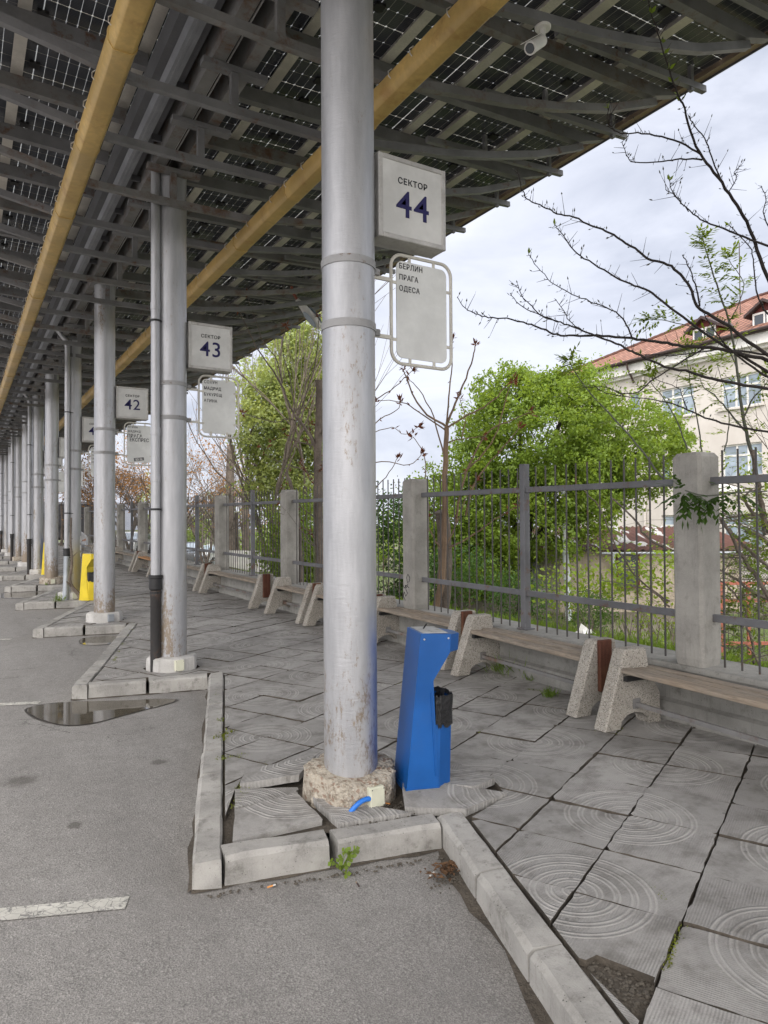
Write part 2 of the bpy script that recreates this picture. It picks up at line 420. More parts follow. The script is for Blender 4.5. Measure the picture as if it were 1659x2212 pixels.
def m_steel(name, c, rust=.5, rough=.55, scale=5.):
    n = NT(name); o = n.obj()
    a = n.noise(3, o, 5); r = n.noise(scale, o, 9, .75); g = n.noise(120, o, 3)
    colr = n.mix(n.step(a, .3, .7), sc(c, .82), sc(c, 1.2))
    colr = n.mix(n.step(r, .62-rust*.1, .68, 0, .85), colr, n.mix(n.noise(30, o, 4), (.06,.028,.013), (.19,.09,.04)))
    return n.set(colr, rough, n.bump(n.math('ADD', g, r), .25, .004), .1, .4)
def m_wood(name, c1, c2, axis=1):
    n = NT(name); o = n.obj()
    s = (6, .5, 6) if axis == 1 else (6, 6, .5)
    g = n.noise(9, n.scale(o, s), 8, .7, .6); b = n.noise(1.6, o, 4); f = n.noise(60, n.scale(o, (2, .12, 2)), 5, .7)
    c = n.mix(n.step(g, .3, .7), c1, c2)
    c = n.mix(n.math('MULTIPLY', n.step(f, .5, .68), .6), c, sc(c1, .35))
    c = n.mix(n.math('MULTIPLY', n.step(b, .45, .7), .5), c, n.mix(.5, c2, (.30,.20,.11)))
    return n.set(c, .75, n.bump(n.math('ADD', g, f), .5, .004), 0, .3)
def m_leaf(name, c, tr=.5, var=.45):
    n = NT(name)
    g = n.node('ShaderNodeNewGeometry')
    o = n.tc.outputs['Object']
    k = g.outputs['Random Per Island']
    colr = n.mix(k, sc(c, 1-var), sc(c, 1+var))
    colr = n.mix(n.math('MULTIPLY', n.step(n.noise(1.1, o, 3), .4, .65), .5), colr, (c[0]*1.35, c[1]*1.2, c[2]*.8))
    n.set(colr, .5, None, 0, .35)
    t = n.node('ShaderNodeBsdfTranslucent'); n.link(n.mix(.5, colr, (c[0]*1.9, c[1]*1.6, c[2]*.6)), t.inputs['Color'])
    mx = n.node('ShaderNodeMixShader', {'Fac': tr}); n.link(n.b.outputs[0], mx.inputs[1]); n.link(t.outputs[0], mx.inputs[2])
    n.link(mx.outputs[0], n.out.inputs['Surface']); return n.m
def m_pv():
    n = NT('solar_glass'); x, y, z = n.xyz(n.tc.outputs['Object'])
    def grid(v, p, off, w):
        t = n.math('ABSOLUTE', n.math('SUBTRACT', n.math('FRACT', n.math('DIVIDE', n.math('ADD', v, off), p)), .5))
        return n.math('GREATER_THAN', t, .5-w/p/2), t
    gx, tx = grid(x, .0875, 0, .0046); gy, ty = grid(y, .1833, 0, .0046)
    dm = n.math('GREATER_THAN', n.math('ADD', n.math('MULTIPLY', tx, .0873), n.math('MULTIPLY', ty, .183)), .0436+.0915-.013)
    m = n.math('MAXIMUM', n.math('MAXIMUM', gx, gy), dm)
    mid = n.math('LESS_THAN', n.math('ABSOLUTE', n.math('SUBTRACT', x, 1.05)), .0045)
    m = n.math('MAXIMUM', m, mid)
    bus = n.math('GREATER_THAN', n.math('FRACT', n.math('DIVIDE', y, .0183)), .9)
    base = n.mix(n.math('MULTIPLY', bus, .5), n.mix(n.noise(1.5), (.042,.045,.052), (.068,.074,.09)), (.15,.15,.152))
    n.set(base, .22, None, 0, .5)
    t = n.node('ShaderNodeBsdfTransparent', {'Color': (.88,.88,.85,1)})
    tl = n.node('ShaderNodeBsdfDiffuse', {'Color': (.75,.73,.66,1)})
    tm = n.node('ShaderNodeMixShader', {'Fac': .35}); n.link(t.outputs[0], tm.inputs[1]); n.link(tl.outputs[0], tm.inputs[2])
    mx = n.node('ShaderNodeMixShader'); n.link(m, mx.inputs['Fac']); n.link(n.b.outputs[0], mx.inputs[1]); n.link(tm.outputs[0], mx.inputs[2])
    n.link(mx.outputs[0], n.out.inputs['Surface']); return n.m
def m_water():
    n = NT('puddle_water'); o = n.tc.outputs['Object']
    c = n.mix(n.noise(5, o, 5), (.07,.06,.045), (.11,.097,.075))
    return n.set(c, .03, n.bump(n.noise(9, o, 2), .02, .002), 0, .5)
def m_grass_ground():
    n = NT('grassy_soil'); o = n.tc.outputs['Object']
    a = n.noise(.35, o, 6, .65); b = n.noise(4, o, 8, .7); g = n.noise(60, o, 4, .7)
    c = n.mix(n.step(b, .35, .7), (.06,.095,.025), (.13,.165,.05))
    c = n.mix(n.step(a, .45, .6), c, (.17,.15,.12))
    x, y, z = n.xyz(o)
    near = n.step(n.math('ADD', x, n.math('MULTIPLY', b, 1.6)), 5.6, 7.2, 1, 0)
    c = n.mix(near, c, n.mix(n.step(b, .35, .65), (.2,.185,.165), (.34,.32,.29)))
    c = n.mix(n.math('MULTIPLY', n.step(g, .4, .7), .5), c, sc((.1,.1,.06), .6))
    return n.set(c, .95, n.bump(g, .8, .03), 0, .2)
def m_roof():
    n = NT('roof_tile'); o = n.tc.outputs['UV']; u, v, _ = n.xyz(o)
    a = n.math('ABSOLUTE', n.math('SINE', n.math('MULTIPLY', u, math.pi/.34)))
    b = n.math('FRACT', n.math('DIVIDE', v, .42))
    wn = n.node('ShaderNodeTexWhiteNoise', noise_dimensions='2D')
    cb = n.node('ShaderNodeCombineXYZ'); n.link(n.math('FLOOR', n.math('DIVIDE', u, .34)), cb.inputs[0]); n.link(n.math('FLOOR', n.math('DIVIDE', v, .42)), cb.inputs[1])
    n.link(cb.outputs[0], wn.inputs['Vector'])
    c = n.mix(wn.outputs['Value'], (.24,.115,.075), (.36,.185,.13))
    c = n.mix(n.math('MULTIPLY', n.step(n.noise(.8), .5, .7), .35), c, (.2,.12,.09))
    c = n.mix(n.step(b, .05, .42, .95, 0), c, (.06,.027,.02))
    c = n.mix(n.step(a, .05, .7, .85, 0), c, (.085,.038,.028))
    h = n.math('ADD', a, n.math('MULTIPLY', b, .8))
    return n.set(c, .8, n.bump(h, .7, .05), 0, .3)
def m_stucco():
    n = NT('cream_stucco'); o = n.obj()
    c = n.mix(n.step(n.noise(.7, o, 6), .3, .7), (.53,.495,.455), (.60,.565,.525))
    s = n.noise(.9, n.scale(o, (2.5, 2.5, .25)), 7, .7)
    c = n.mix(n.math('MULTIPLY', n.step(s, .55, .75), .35), c, (.30,.25,.2))
    return n.set(c, .9, n.bump(n.noise(30, o, 4), .3, .01), 0, .2)
def m_corrugated():
    n = NT('rusty_corrugated_sheet'); o = n.obj()
    a = n.noise(1.0, n.scale(o, (2.6, .55, .55)), 2, .5)
    c = n.mix(n.noise(5, o, 6), (.075,.036,.027), (.14,.062,.045))
    c = n.mix(n.step(a, .58, .60), c, (.5,.49,.47))
    return n.set(c, .75, None, 0, .3)
def m_paint(name, c, rough=.35, dirt=.25, spec=.5):
    n = NT(name); o = n.obj()
    a = n.noise(2.5, o, 6, .65); b = n.noise(45, o, 5, .7)
    colr = n.mix(n.step(a, .35, .7), sc(c, .86), sc(c, 1.1))
    colr = n.mix(n.math('MULTIPLY', n.step(n.noise(7, n.scale(o, (1,1,.5)), 9, .75), .55, .75), dirt), colr, n.mix(.5, colr, (.12,.11,.1)))
    return n.set(colr, n.math('ADD', n.math('MULTIPLY', a, .25), rough-.1), n.bump(b, .08, .002), 0, spec)
def m_bag():
    n = NT('black_bag'); o = n.obj()
    w = n.noise(9, n.scale(o, (1.5, 1.5, 3)), 6, .7, 1.2)
    return n.set((.012,.012,.013), .28, n.bump(w, .9, .02), 0, .5)
def m_glass(name, c=(.30,.36,.42)):
    n = NT(name); o = n.obj()
    colr = n.mix(n.step(n.noise(.9, o, 3), .4, .6), sc(c, .75), sc(c, 1.15))
    return n.set(colr, .08, None, 0, .8)

ASPHALT = m_asphalt(); TILE = m_tile()
KERB = m_concrete('kerb_concrete', (.33,.32,.30), var=.28, amt=.7); CONC = m_concrete('pillar_concrete', (.30,.29,.265), speck=False, amt=.4)
WALLC = m_concrete('low_wall_concrete', (.27,.265,.245), amt=.6); PLINTH = m_rough('plinth_concrete')
PLINTHW = m_concrete('painted_plinth', (.50,.49,.47), streak=True, speck=False, dark=(.25,.23,.2))
TERR = m_terrazzo(); DIRT = pm('dirt', (.085,.072,.057), .95, bump=.8, bs=40, bd=.02, var=.4)
SILVER = m_silver('silver_paint', rusty=.06); SILVERR = m_silver('silver_paint_rusty_foot', rusty=.16); SILVER_BLUE = m_silver('silver_paint_blue_overspray_reflection', (.012,.10,.38), (.93,-.36), rusty=.02)
SILVER_YEL = m_silver('silver_paint_yellow_overspray', (.42,.33,.03), (.6,-.8)); PIPEW = m_silver('pale_pipe_plastic', pipe=True)
STEEL = m_steel('dark_steel', (.185,.185,.19), .6); STEELR = m_steel('dark_steel_rusty', (.19,.187,.183), 1.35, scale=4.)
FENCE = m_steel('fence_steel', (.13,.132,.14), .85, scale=8); BARS = m_steel('fence_bar_steel', (.075,.07,.066), .7)
BAND = m_steel('band_steel', (.3,.3,.3), .6, scale=20)
ALU = pm('aluminium_channel', (.62,.59,.54), .42, .4, bump=.1); ALUD = pm('grey_gutter', (.30,.31,.33), .45, .3, bump=.1)
TAN = pm('tan_eave_trim', (.33,.25,.18), .5, .2); GUTD = pm('dark_gutter', (.11,.112,.118), .6)
YEL = pm('yellowed_cover', (.52,.355,.125), .45, var=.22, ns=1.6, bump=.1, bs=20, dirt=(.30,.15,.04), dirt_amt=.55, dirt_s=4.)
PV = m_pv(); BLACK = pm('black_plastic', (.02,.02,.021), .5, bump=.1); IRON = m_steel('cast_iron', (.035,.033,.033), 1.1, scale=3)
GALV = pm('galvanised_pipe', (.36,.39,.42), .45, .4)
SIGNW = m_paint('sign_white', (.60,.60,.58), .4, .22); SIGNF = pm('sign_frame', (.47,.46,.44), .45, .3, dirt=(.2,.18,.15), dirt_amt=.4, dirt_s=9)
BOARDW = m_paint('board_grey', (.68,.69,.67), .35, .12); FRAMEW = m_paint('frame_cream', (.58,.56,.50), .45, .3)
NAVY = pm('navy_lettering', (.012,.010,.085), .5, var=.1, bump=.02); INK = pm('black_lettering', (.012,.013,.018), .5, var=.1, bump=.02)
WOOD = m_wood('weathered_plank', (.185,.155,.125), (.34,.295,.24)); WOODO = m_wood('orange_plank', (.34,.16,.07), (.48,.26,.12))
REDB = m_wood('red_brown_board', (.075,.028,.018), (.13,.05,.03), 2)
BLUE = m_paint('blue_bin_paint', (.003,.088,.33), .34, .25); YELB = m_paint('yellow_bin_paint', (.72,.55,.02), .35, .15)
ASH = pm('ash_plate', (.5,.5,.48), .5, .2, dirt=(.06,.055,.05), dirt_amt=.9, dirt_s=14); BAG = m_bag()
CREAM = m_paint('cream_plastic', (.58,.58,.46), .45, .2); BLUEC = pm('blue_conduit', (.02,.17,.62), .4)
BARK = pm('grey_brown_bark', (.17,.14,.115), .9, var=.35, ns=6, bump=.9, bs=35, bd=.02); BARKD = pm('dark_bark', (.035,.028,.026), .85, var=.3, bump=.6, bs=50)
BARKG = pm('green_grey_bark', (.12,.125,.10), .8, var=.25, bump=.4, bs=50); TWIG = pm('tan_twig', (.21,.145,.095), .8, var=.25, bump=.3)
L_MID = m_leaf('leaf_fresh_green', (.165,.25,.04), .5); L_BIRCH = m_leaf('leaf_pale_green', (.30,.37,.16), .55); L_ASH = m_leaf('leaf_yellow_green', (.19,.28,.035))
L_DARK = m_leaf('leaf_deep_green', (.055,.115,.025)); L_ORG = m_leaf('leaf_bronze', (.34,.19,.085)); BUD = m_leaf('bud_red_brown', (.16,.055,.03), .25)
L_GRASS = m_leaf('grass_blade', (.13,.21,.035)); L_MOSS = m_leaf('moss', (.13,.16,.02), .2)
WATER = m_water(); SOIL = m_grass_ground(); ROOF = m_roof(); STUCCO = m_stucco(); RUST = m_corrugated()
WHITE = m_paint('white_paint', (.72,.71,.68), .5, .15); SHEDW = m_concrete('shed_render', (.36,.31,.245), speck=False, dark=(.17,.14,.1), amt=.5)
GLASS = m_glass('window_glass'); GLASSD = m_glass('dark_glass', (.04,.05,.06)); BROWN = pm('brown_trim', (.055,.035,.032), .55)
REDW = pm('red_dormer_wall', (.13,.03,.025), .7); REDG = m_steel('red_gate_steel', (.30,.10,.065), .3)
CHROME = pm('galvanised_bolt', (.6,.6,.6), .3, .8, bump=.05); SKIN = pm('skin', (.42,.26,.19), .55, bump=.1, var=.08); HOOD = pm('white_cotton', (.70,.70,.71), .9, bump=.5, bs=25, bd=.01, var=.08)
HAIR = pm('dark_hair', (.025,.018,.014), .6); DENIM = pm('pale_trousers', (.45,.47,.50), .85); RUBBER = pm('tyre_rubber', (.02,.02,.02), .8)
CARW = m_paint('white_car_paint', (.62,.63,.64), .2, .1, .6); CARD = m_paint('grey_car_paint', (.09,.10,.11), .2, .1, .6); PINK = m_paint('pale_pink_stripe', (.60,.45,.42), .4)
LINE = None
def m_line():
    n = NT('worn_road_paint'); o = n.tc.outputs['Object']
    a = n.noise(26, o, 9, .75); cr = n.node('ShaderNodeTexVoronoi', {'Scale': 22.}, feature='DISTANCE_TO_EDGE'); n.link(o, cr.inputs['Vector'])
    c = n.mix(n.step(n.noise(6, o, 6, .7), .3, .7), (.40,.39,.35), (.56,.55,.50))
    m = n.math('MAXIMUM', n.step(a, .53, .6), n.step(cr.outputs['Distance'], .03, .01))
    return n.set(n.mix(m, c, (.19,.185,.178)), .8, n.bump(a, .3, .004), 0, .3)
LINE = m_line()

# ------------------------------------------------------------------ levels
P_COL = [3.54, 7.43, 11.35, 14.8, 18.4, 21.8, 25.4, 29.0, 32.7, 36.4, 40.1, 43.8]     # support columns along the platform
XC = 1.9
def gz(x, y):                                    # the platform climbs gently to the far end and towards the wall
    return .0125*(min(max(y, -15), 48)-3.5) + .03*max(0, min(x, 4.6)-2.0)
def tz(x, y):                                    # yard behind the fence lies lower
    t = min(1, max(0, (x-5.6)/8.4)); t = t*t*(3-2*t)
    return (gz(4.6, y)-.07)*(1-t)-1.2*t

# ------------------------------------------------------------------ ground
def ground():
    xs = [4.6, 5.2, 5.8, 6.6, 7.5, 8.5, 9.6, 11, 12.5, 14, 18, 25, 40, 80, 200, 600]
    ys = [-300, -60, -15, 0, 3, 6, 9, 12, 16, 20, 25, 30, 36, 42, 48, 60, 90, 200, 700]
    v = [(x, y, tz(x, y)) for x in xs for y in ys]; ny = len(ys)
    f = [(i*ny+j, (i+1)*ny+j, (i+1)*ny+j+1, i*ny+j+1) for i in range(len(xs)-1) for j in range(ny-1)]
    b = MB(); b.add(v, f); b.build('ground', SOIL, kind='structure', smooth=True)
    xs = [-600, -200, -60, -20, -8, -3, 0, 1, 2.4]; ys = [-300, -60, -15, 0, 4, 8, 12, 18, 25, 34, 48, 80, 200, 700]; ny = len(ys)
    v = [(x, y, gz(0, y)-.13) for x in xs for y in ys]
    f = [(i*ny+j, (i+1)*ny+j, (i+1)*ny+j+1, i*ny+j+1) for i in range(len(xs)-1) for j in range(ny-1)]
    b = MB(); b.add(v, f); b.build('asphalt_road', ASPHALT, kind='structure')
    b = MB(); ys = [-15, 0, 8, 16, 25, 36, 48]
    for i in range(len(ys)-1):                    # bedding under the slabs
        b.add([(1.2, ys[i], gz(0,ys[i])-.29), (4.7, ys[i], gz(4.7, ys[i])-.05), (4.7, ys[i+1], gz(4.7, ys[i+1])-.05), (1.2, ys[i+1], gz(0, ys[i+1])-.29)], [(0,1,2,3)])
    for k in range(-4, 12):
        y = tooth_y(k); 
        b.add([(1.05, y+.12, gz(0,y)-.022), (2.1, y-.1, gz(0,y)-.022), (4.62, y-.1, gz(4.6,y)-.022), (4.62, y+3.75, gz(4.6,y+3.75)-.022), (2.2, y+3.6, gz(0,y+3.6)-.022)], [(0,1,2,3,4)])
    b.build('dirt_bed', DIRT, kind='structure')
def tooth_y(k):
    if 0 <= k < len(P_COL): return P_COL[k]-.35
    return P_COL[0]-.35+3.75*k if k < 0 else P_COL[-1]-.35+3.7*(k-len(P_COL)+1)
def tooth(k):
    y = tooth_y(k); yn = tooth_y(k+1)
    return (.90, y), (2.11, y-.24), (2.11, yn-.24)     # outer corner, near inner corner, far inner corner

def clip(poly, a, b):
    """keep what lies to the left of a->b"""
    out = []; n = len(poly)
    def sd(p): return (b[0]-a[0])*(p[1]-a[1])-(b[1]-a[1])*(p[0]-a[0])
    for i in range(n):
        p, q = poly[i], poly[(i+1) % n]; sp, sq = sd(p), sd(q)
        if sp >= 0: out.append(p)
        if (sp >= 0) != (sq >= 0):
            t = sp/(sp-sq); out.append((p[0]+(q[0]-p[0])*t, p[1]+(q[1]-p[1])*t))
    return out
def clip_conv(poly, conv):
    for i in range(len(conv)):
        if len(poly) < 3: return []
        poly = clip(poly, conv[i], conv[(i+1) % len(conv)])
    return poly

A_T = R(25.2); E1 = (math.cos(A_T), math.sin(A_T)); E2 = (-math.sin(A_T), math.cos(A_T)); PT = .416; T0 = (2.935, 2.485)
def uv_of(p):
    dx, dy = p[0]-T0[0], p[1]-T0[1]
    a, b = (dx*E1[0]+dy*E1[1])/PT, (dx*E2[0]+dy*E2[1])/PT
    return a, b
def ring_uv(a, b, i, j):
    """each tile carries a quarter of the rings; the centres sit on every other tile corner"""
    fu = a-i; fv = b-j
    if i % 2: fu = 1-fu
    if j % 2: fv = 1-fv
    return i*1.0+min(max(fu, .001), .999), j*1.0+min(max(fv, .001), .999)

def pavement():
    """slabs laid on the diagonal grid, cut to the saw-tooth kerb"""
    V = []; F = []; UV = []; SIDE = []
    S = W_K+.014
    regs = []
    for k in range(-1, 12):
        O, C, Cn = tooth(k)
        regs.append((k, [(2.11+S*.9, C[1]-.2), (4.56, C[1]-.2), (4.56, Cn[1]-.2), (2.11+S*.9, Cn[1]-.2)]))
        # wedge inside the kerb
        d1 = Vector((Cn[0]-O[0], Cn[1]-O[1])).normalized(); n1 = Vector((d1.y, -d1.x))
        d2 = Vector((C[0]-O[0], C[1]-O[1])).normalized(); n2 = Vector((-d2.y, d2.x))
        def isect(p, d, q, e):
            t = ((q-p).x*e.y-(q-p).y*e.x)/(d.x*e.y-d.y*e.x); return p+d*t
        p0 = isect(Vector(O)+n1*S, d1, Vector(O)+n2*S, d2)
        xw = 2.11+S*.9
        p1 = isect(Vector(O)+n2*S, d2, Vector((xw, 0)), Vector((0, 1)))
        p2 = isect(Vector(O)+n1*S, d1, Vector((xw, 0)), Vector((0, 1)))
        regs.append((k, [tuple(p0), tuple(p1), tuple(p2)]))
        # small strips between wedge and rectangle ends
    zones = [hull([(p[0], p[1]) for s in LOOSE for p in s[1]]+[(1.0, 3.22), (2.2, 2.9)])]
    zones += [[(XC+.285*math.cos(R(a)), yc+.285*math.sin(R(a))) for a in range(22, 382, 45)] for yc in P_COL]
    zones += [[(1.80, 1.48), (2.01, 1.60), (1.94, 1.79), (1.86, 1.79)]]
    g = .0048
    for (k, conv) in regs:
        xs = [p[0] for p in conv]; ys = [p[1] for p in conv]
        cs = [uv_of(p) for p in conv]
        i0, i1 = math.floor(min(c[0] for c in cs))-1, math.ceil(max(c[0] for c in cs))+1
        j0, j1 = math.floor(min(c[1] for c in cs))-1, math.ceil(max(c[1] for c in cs))+1
        if max(ys) < -1.5: continue
        for i in range(i0, i1):
            for j in range(j0, j1):
                tr = random.Random(i*977+j*131)
                gg = g*(.75+.6*tr.random())
                cor = [(i*PT+gg, j*PT+gg), ((i+1)*PT-gg, j*PT+gg), ((i+1)*PT-gg, (j+1)*PT-gg), (i*PT+gg, (j+1)*PT-gg)]
                ja = R(tr.uniform(-.45, .45)); cc = ((i+.5)*PT, (j+.5)*PT)
                cor = [(cc[0]+(p[0]-cc[0])*math.cos(ja)-(p[1]-cc[1])*math.sin(ja), cc[1]+(p[0]-cc[0])*math.sin(ja)+(p[1]-cc[1])*math.cos(ja)) for p in cor]
                w = [(T0[0]+p[0]*E1[0]+p[1]*E2[0], T0[1]+p[0]*E1[1]+p[1]*E2[1]) for p in cor]
                # worn, chipped edges
                f = []
                for a in range(4):
                    p, q = w[a], w[(a+1) % 4]; chip = tr.random() < .16; ck = .012+.03*tr.random()
                    if chip:
                        pr = w[a-1]; l1 = ck/PT; f.append((p[0]+(pr[0]-p[0])*l1, p[1]+(pr[1]-p[1])*l1))
                    for t in ((.05 if chip else 0), .12, .24, .36, .5, .64, .76, .88):
                        jx = .0 if t == 0 else .0028
                        f.append((p[0]+(q[0]-p[0])*t+tr.gauss(0, jx), p[1]+(q[1]-p[1])*t+tr.gauss(0, jx)))
                w = f
                poly = clip_conv(w, conv)
                if len(poly) < 3: continue
                ar = abs(sum(poly[a][0]*poly[(a+1) % len(poly)][1]-poly[(a+1) % len(poly)][0]*poly[a][1] for a in range(len(poly))))/2
                if ar < .0012: continue
                cx = sum(p[0] for p in poly)/len(poly); cy = sum(p[1] for p in poly)/len(poly)
                pieces = [poly]
                for zone in zones: pieces = [q for p in pieces for q in subtract(p, zone)]
                tx, ty, dz = tr.gauss(0, .006), tr.gauss(0, .006), tr.uniform(-.004, .004)
                gcx, gcy = T0[0]+cc[0]*E1[0]+cc[1]*E2[0], T0[1]+cc[0]*E1[1]+cc[1]*E2[1]
                for poly in pieces:
                    n = len(poly); o = len(V)
                    if n < 3: continue
                    for p in poly: V.append((p[0], p[1], gz(p[0], p[1])+dz+tx*(p[0]-gcx)+ty*(p[1]-gcy)))
                    for p in poly: V.append((p[0], p[1], gz(p[0], p[1])-.045))
                    uvs = [ring_uv(*uv_of(p), i, j) for p in poly]
                    F.append(tuple(range(o, o+n))); UV.append(uvs)
                    for q in range(n):
                        r = (q+1) % n
                        SIDE.append(len(F)); F.append((o+q, o+n+q, o+n+r, o+r)); UV.append([uvs[q]]*2+[uvs[r]]*2)
    me = bpy.data.meshes.new('pavement'); me.from_pydata(V, [], F)
    ul = me.uv_layers.new(name='UVMap'); q = 0
    flat = [c for f in UV for p in f for c in p]
    ul.data.foreach_set('uv', flat); me.materials.append(TILE); me.materials.append(DIRT)
    for q in SIDE: me.polygons[q].material_index = 1
    me.update()
    o = bpy.data.objects.new('pavement', me); col.objects.link(o); o['kind'] = 'structure'
W_K = .135
# slabs that have come loose round the near column: outline (x, y, z)
LOOSE = [
 ('square slab with broad rings at the front kerb corner', [(1.13,3.30,.0),(1.25,3.62,.012),(1.62,3.66,.018),(1.60,3.29,.004)], 0.3),
 ('narrow slab wedge left of the square slab by the long kerb', [(1.27,3.68,-.004),(1.36,3.93,.0),(1.68,3.78,-.006),(1.63,3.68,-.008)], 2.1),
 ('raised slab tipped up at the left of the rough plinth', [(1.40,3.96,.012),(1.51,4.17,.012),(1.90,4.00,.075),(1.70,3.80,.055)], 1.2),
 ('broken triangular slab at the blue conduit', [(1.65,3.20,.004),(1.655,3.52,.035),(1.80,3.36,.03),(2.03,3.12,.008)], .9),
 ('tilted slab corner between the junction box and the kerb', [(2.02,3.17,.015),(2.16,3.42,.075),(2.60,3.03,.02),(2.28,2.985,.012)], 3.3),
 ('thick raised slab under the blue bin', [(2.20,3.44,.035),(2.45,3.14,.04),(2.66,3.20,.03),(2.62,3.56,.03),(2.32,3.72,.03)], 4.0),
]
def hull(pts):
    pts = sorted(set(pts))
    def half(ps):
        h = []
        for p in ps:
            while len(h) > 1 and (h[-1][0]-h[-2][0])*(p[1]-h[-2][1])-(h[-1][1]-h[-2][1])*(p[0]-h[-2][0]) <= 0: h.pop()
            h.append(p)
        return h[:-1]
    return half(pts)+half(pts[::-1])
def subtract(poly, zone):
    """what is left of poly outside the convex zone"""
    if len(clip_conv(poly, zone)) < 3: return [poly]
    out = []; rest = poly
    for i in range(len(zone)):
        a, b = zone[i], zone[(i+1) % len(zone)]
        p = clip(rest, b, a)
        if len(p) > 2 and abs(sum(p[k][0]*p[(k+1) % len(p)][1]-p[(k+1) % len(p)][0]*p[k][1] for k in range(len(p)))) > .005: out.append(p)
        rest = clip(rest, a, b)
        if len(rest) < 3: break
    return out
def loose_slabs():
    for idx, (lab, pts, ang) in enumerate(LOOSE):
        cx = sum(p[0] for p in pts)/len(pts); cy = sum(p[1] for p in pts)/len(pts); cz = min(p[2] for p in pts)
        n = len(pts)
        r = random.Random(idx)
        # chip the outline a little
        fine = []
        for i in range(n):
            a, b = pts[i], pts[(i+1) % n]
            for t in (0, .25, .5, .75):
                j = .006 if t else .0
                fine.append((a[0]+(b[0]-a[0])*t+r.uniform(-j, j), a[1]+(b[1]-a[1])*t+r.uniform(-j, j), a[2]+(b[2]-a[2])*t))
        top = [(p[0]-cx, p[1]-cy, p[2]-cz) for p in fine]; m = len(fine)
        bot = [(p[0]*.985, p[1]*.985, p[2]-.042) for p in top]
        V = top+bot; F = [tuple(range(m))]+[(i, i+m, (i+1) % m+m, (i+1) % m) for i in range(m)]
        area = sum(top[i][0]*top[(i+1) % m][1]-top[(i+1) % m][0]*top[i][1] for i in range(m))
        if area < 0: F = [f[::-1] for f in F]
        me = bpy.data.meshes.new('broken_slab'); me.from_pydata(V, [], F)
        ul = me.uv_layers.new(name='UVMap')
        q = min(range(n), key=lambda i: pts[i][0]+pts[i][1]) if idx % 2 else max(range(n), key=lambda i: pts[i][0]+pts[i][1])
        oc = pts[q]; ca, sa = math.cos(ang), math.sin(ang)
        uv = []
        for f in me.polygons:
            for li in f.loop_indices:
                v = V[me.loops[li].vertex_index]
                dx, dy = (v[0]+cx-oc[0])/PT, (v[1]+cy-oc[1])/PT
                uv += [min(max(abs(dx), .002), .998)+2*idx, min(max(abs(dy), .002), .998)+idx % 2]
        ul.data.foreach_set('uv', uv); me.materials.append(TILE); me.update()
        o = bpy.data.objects.new('broken_slab', me); col.objects.link(o); o.location = (cx, cy, cz+gz(cx, cy)+.004)
        tag(o, lab, 'paving slab', 'loose paving slabs round the near column')

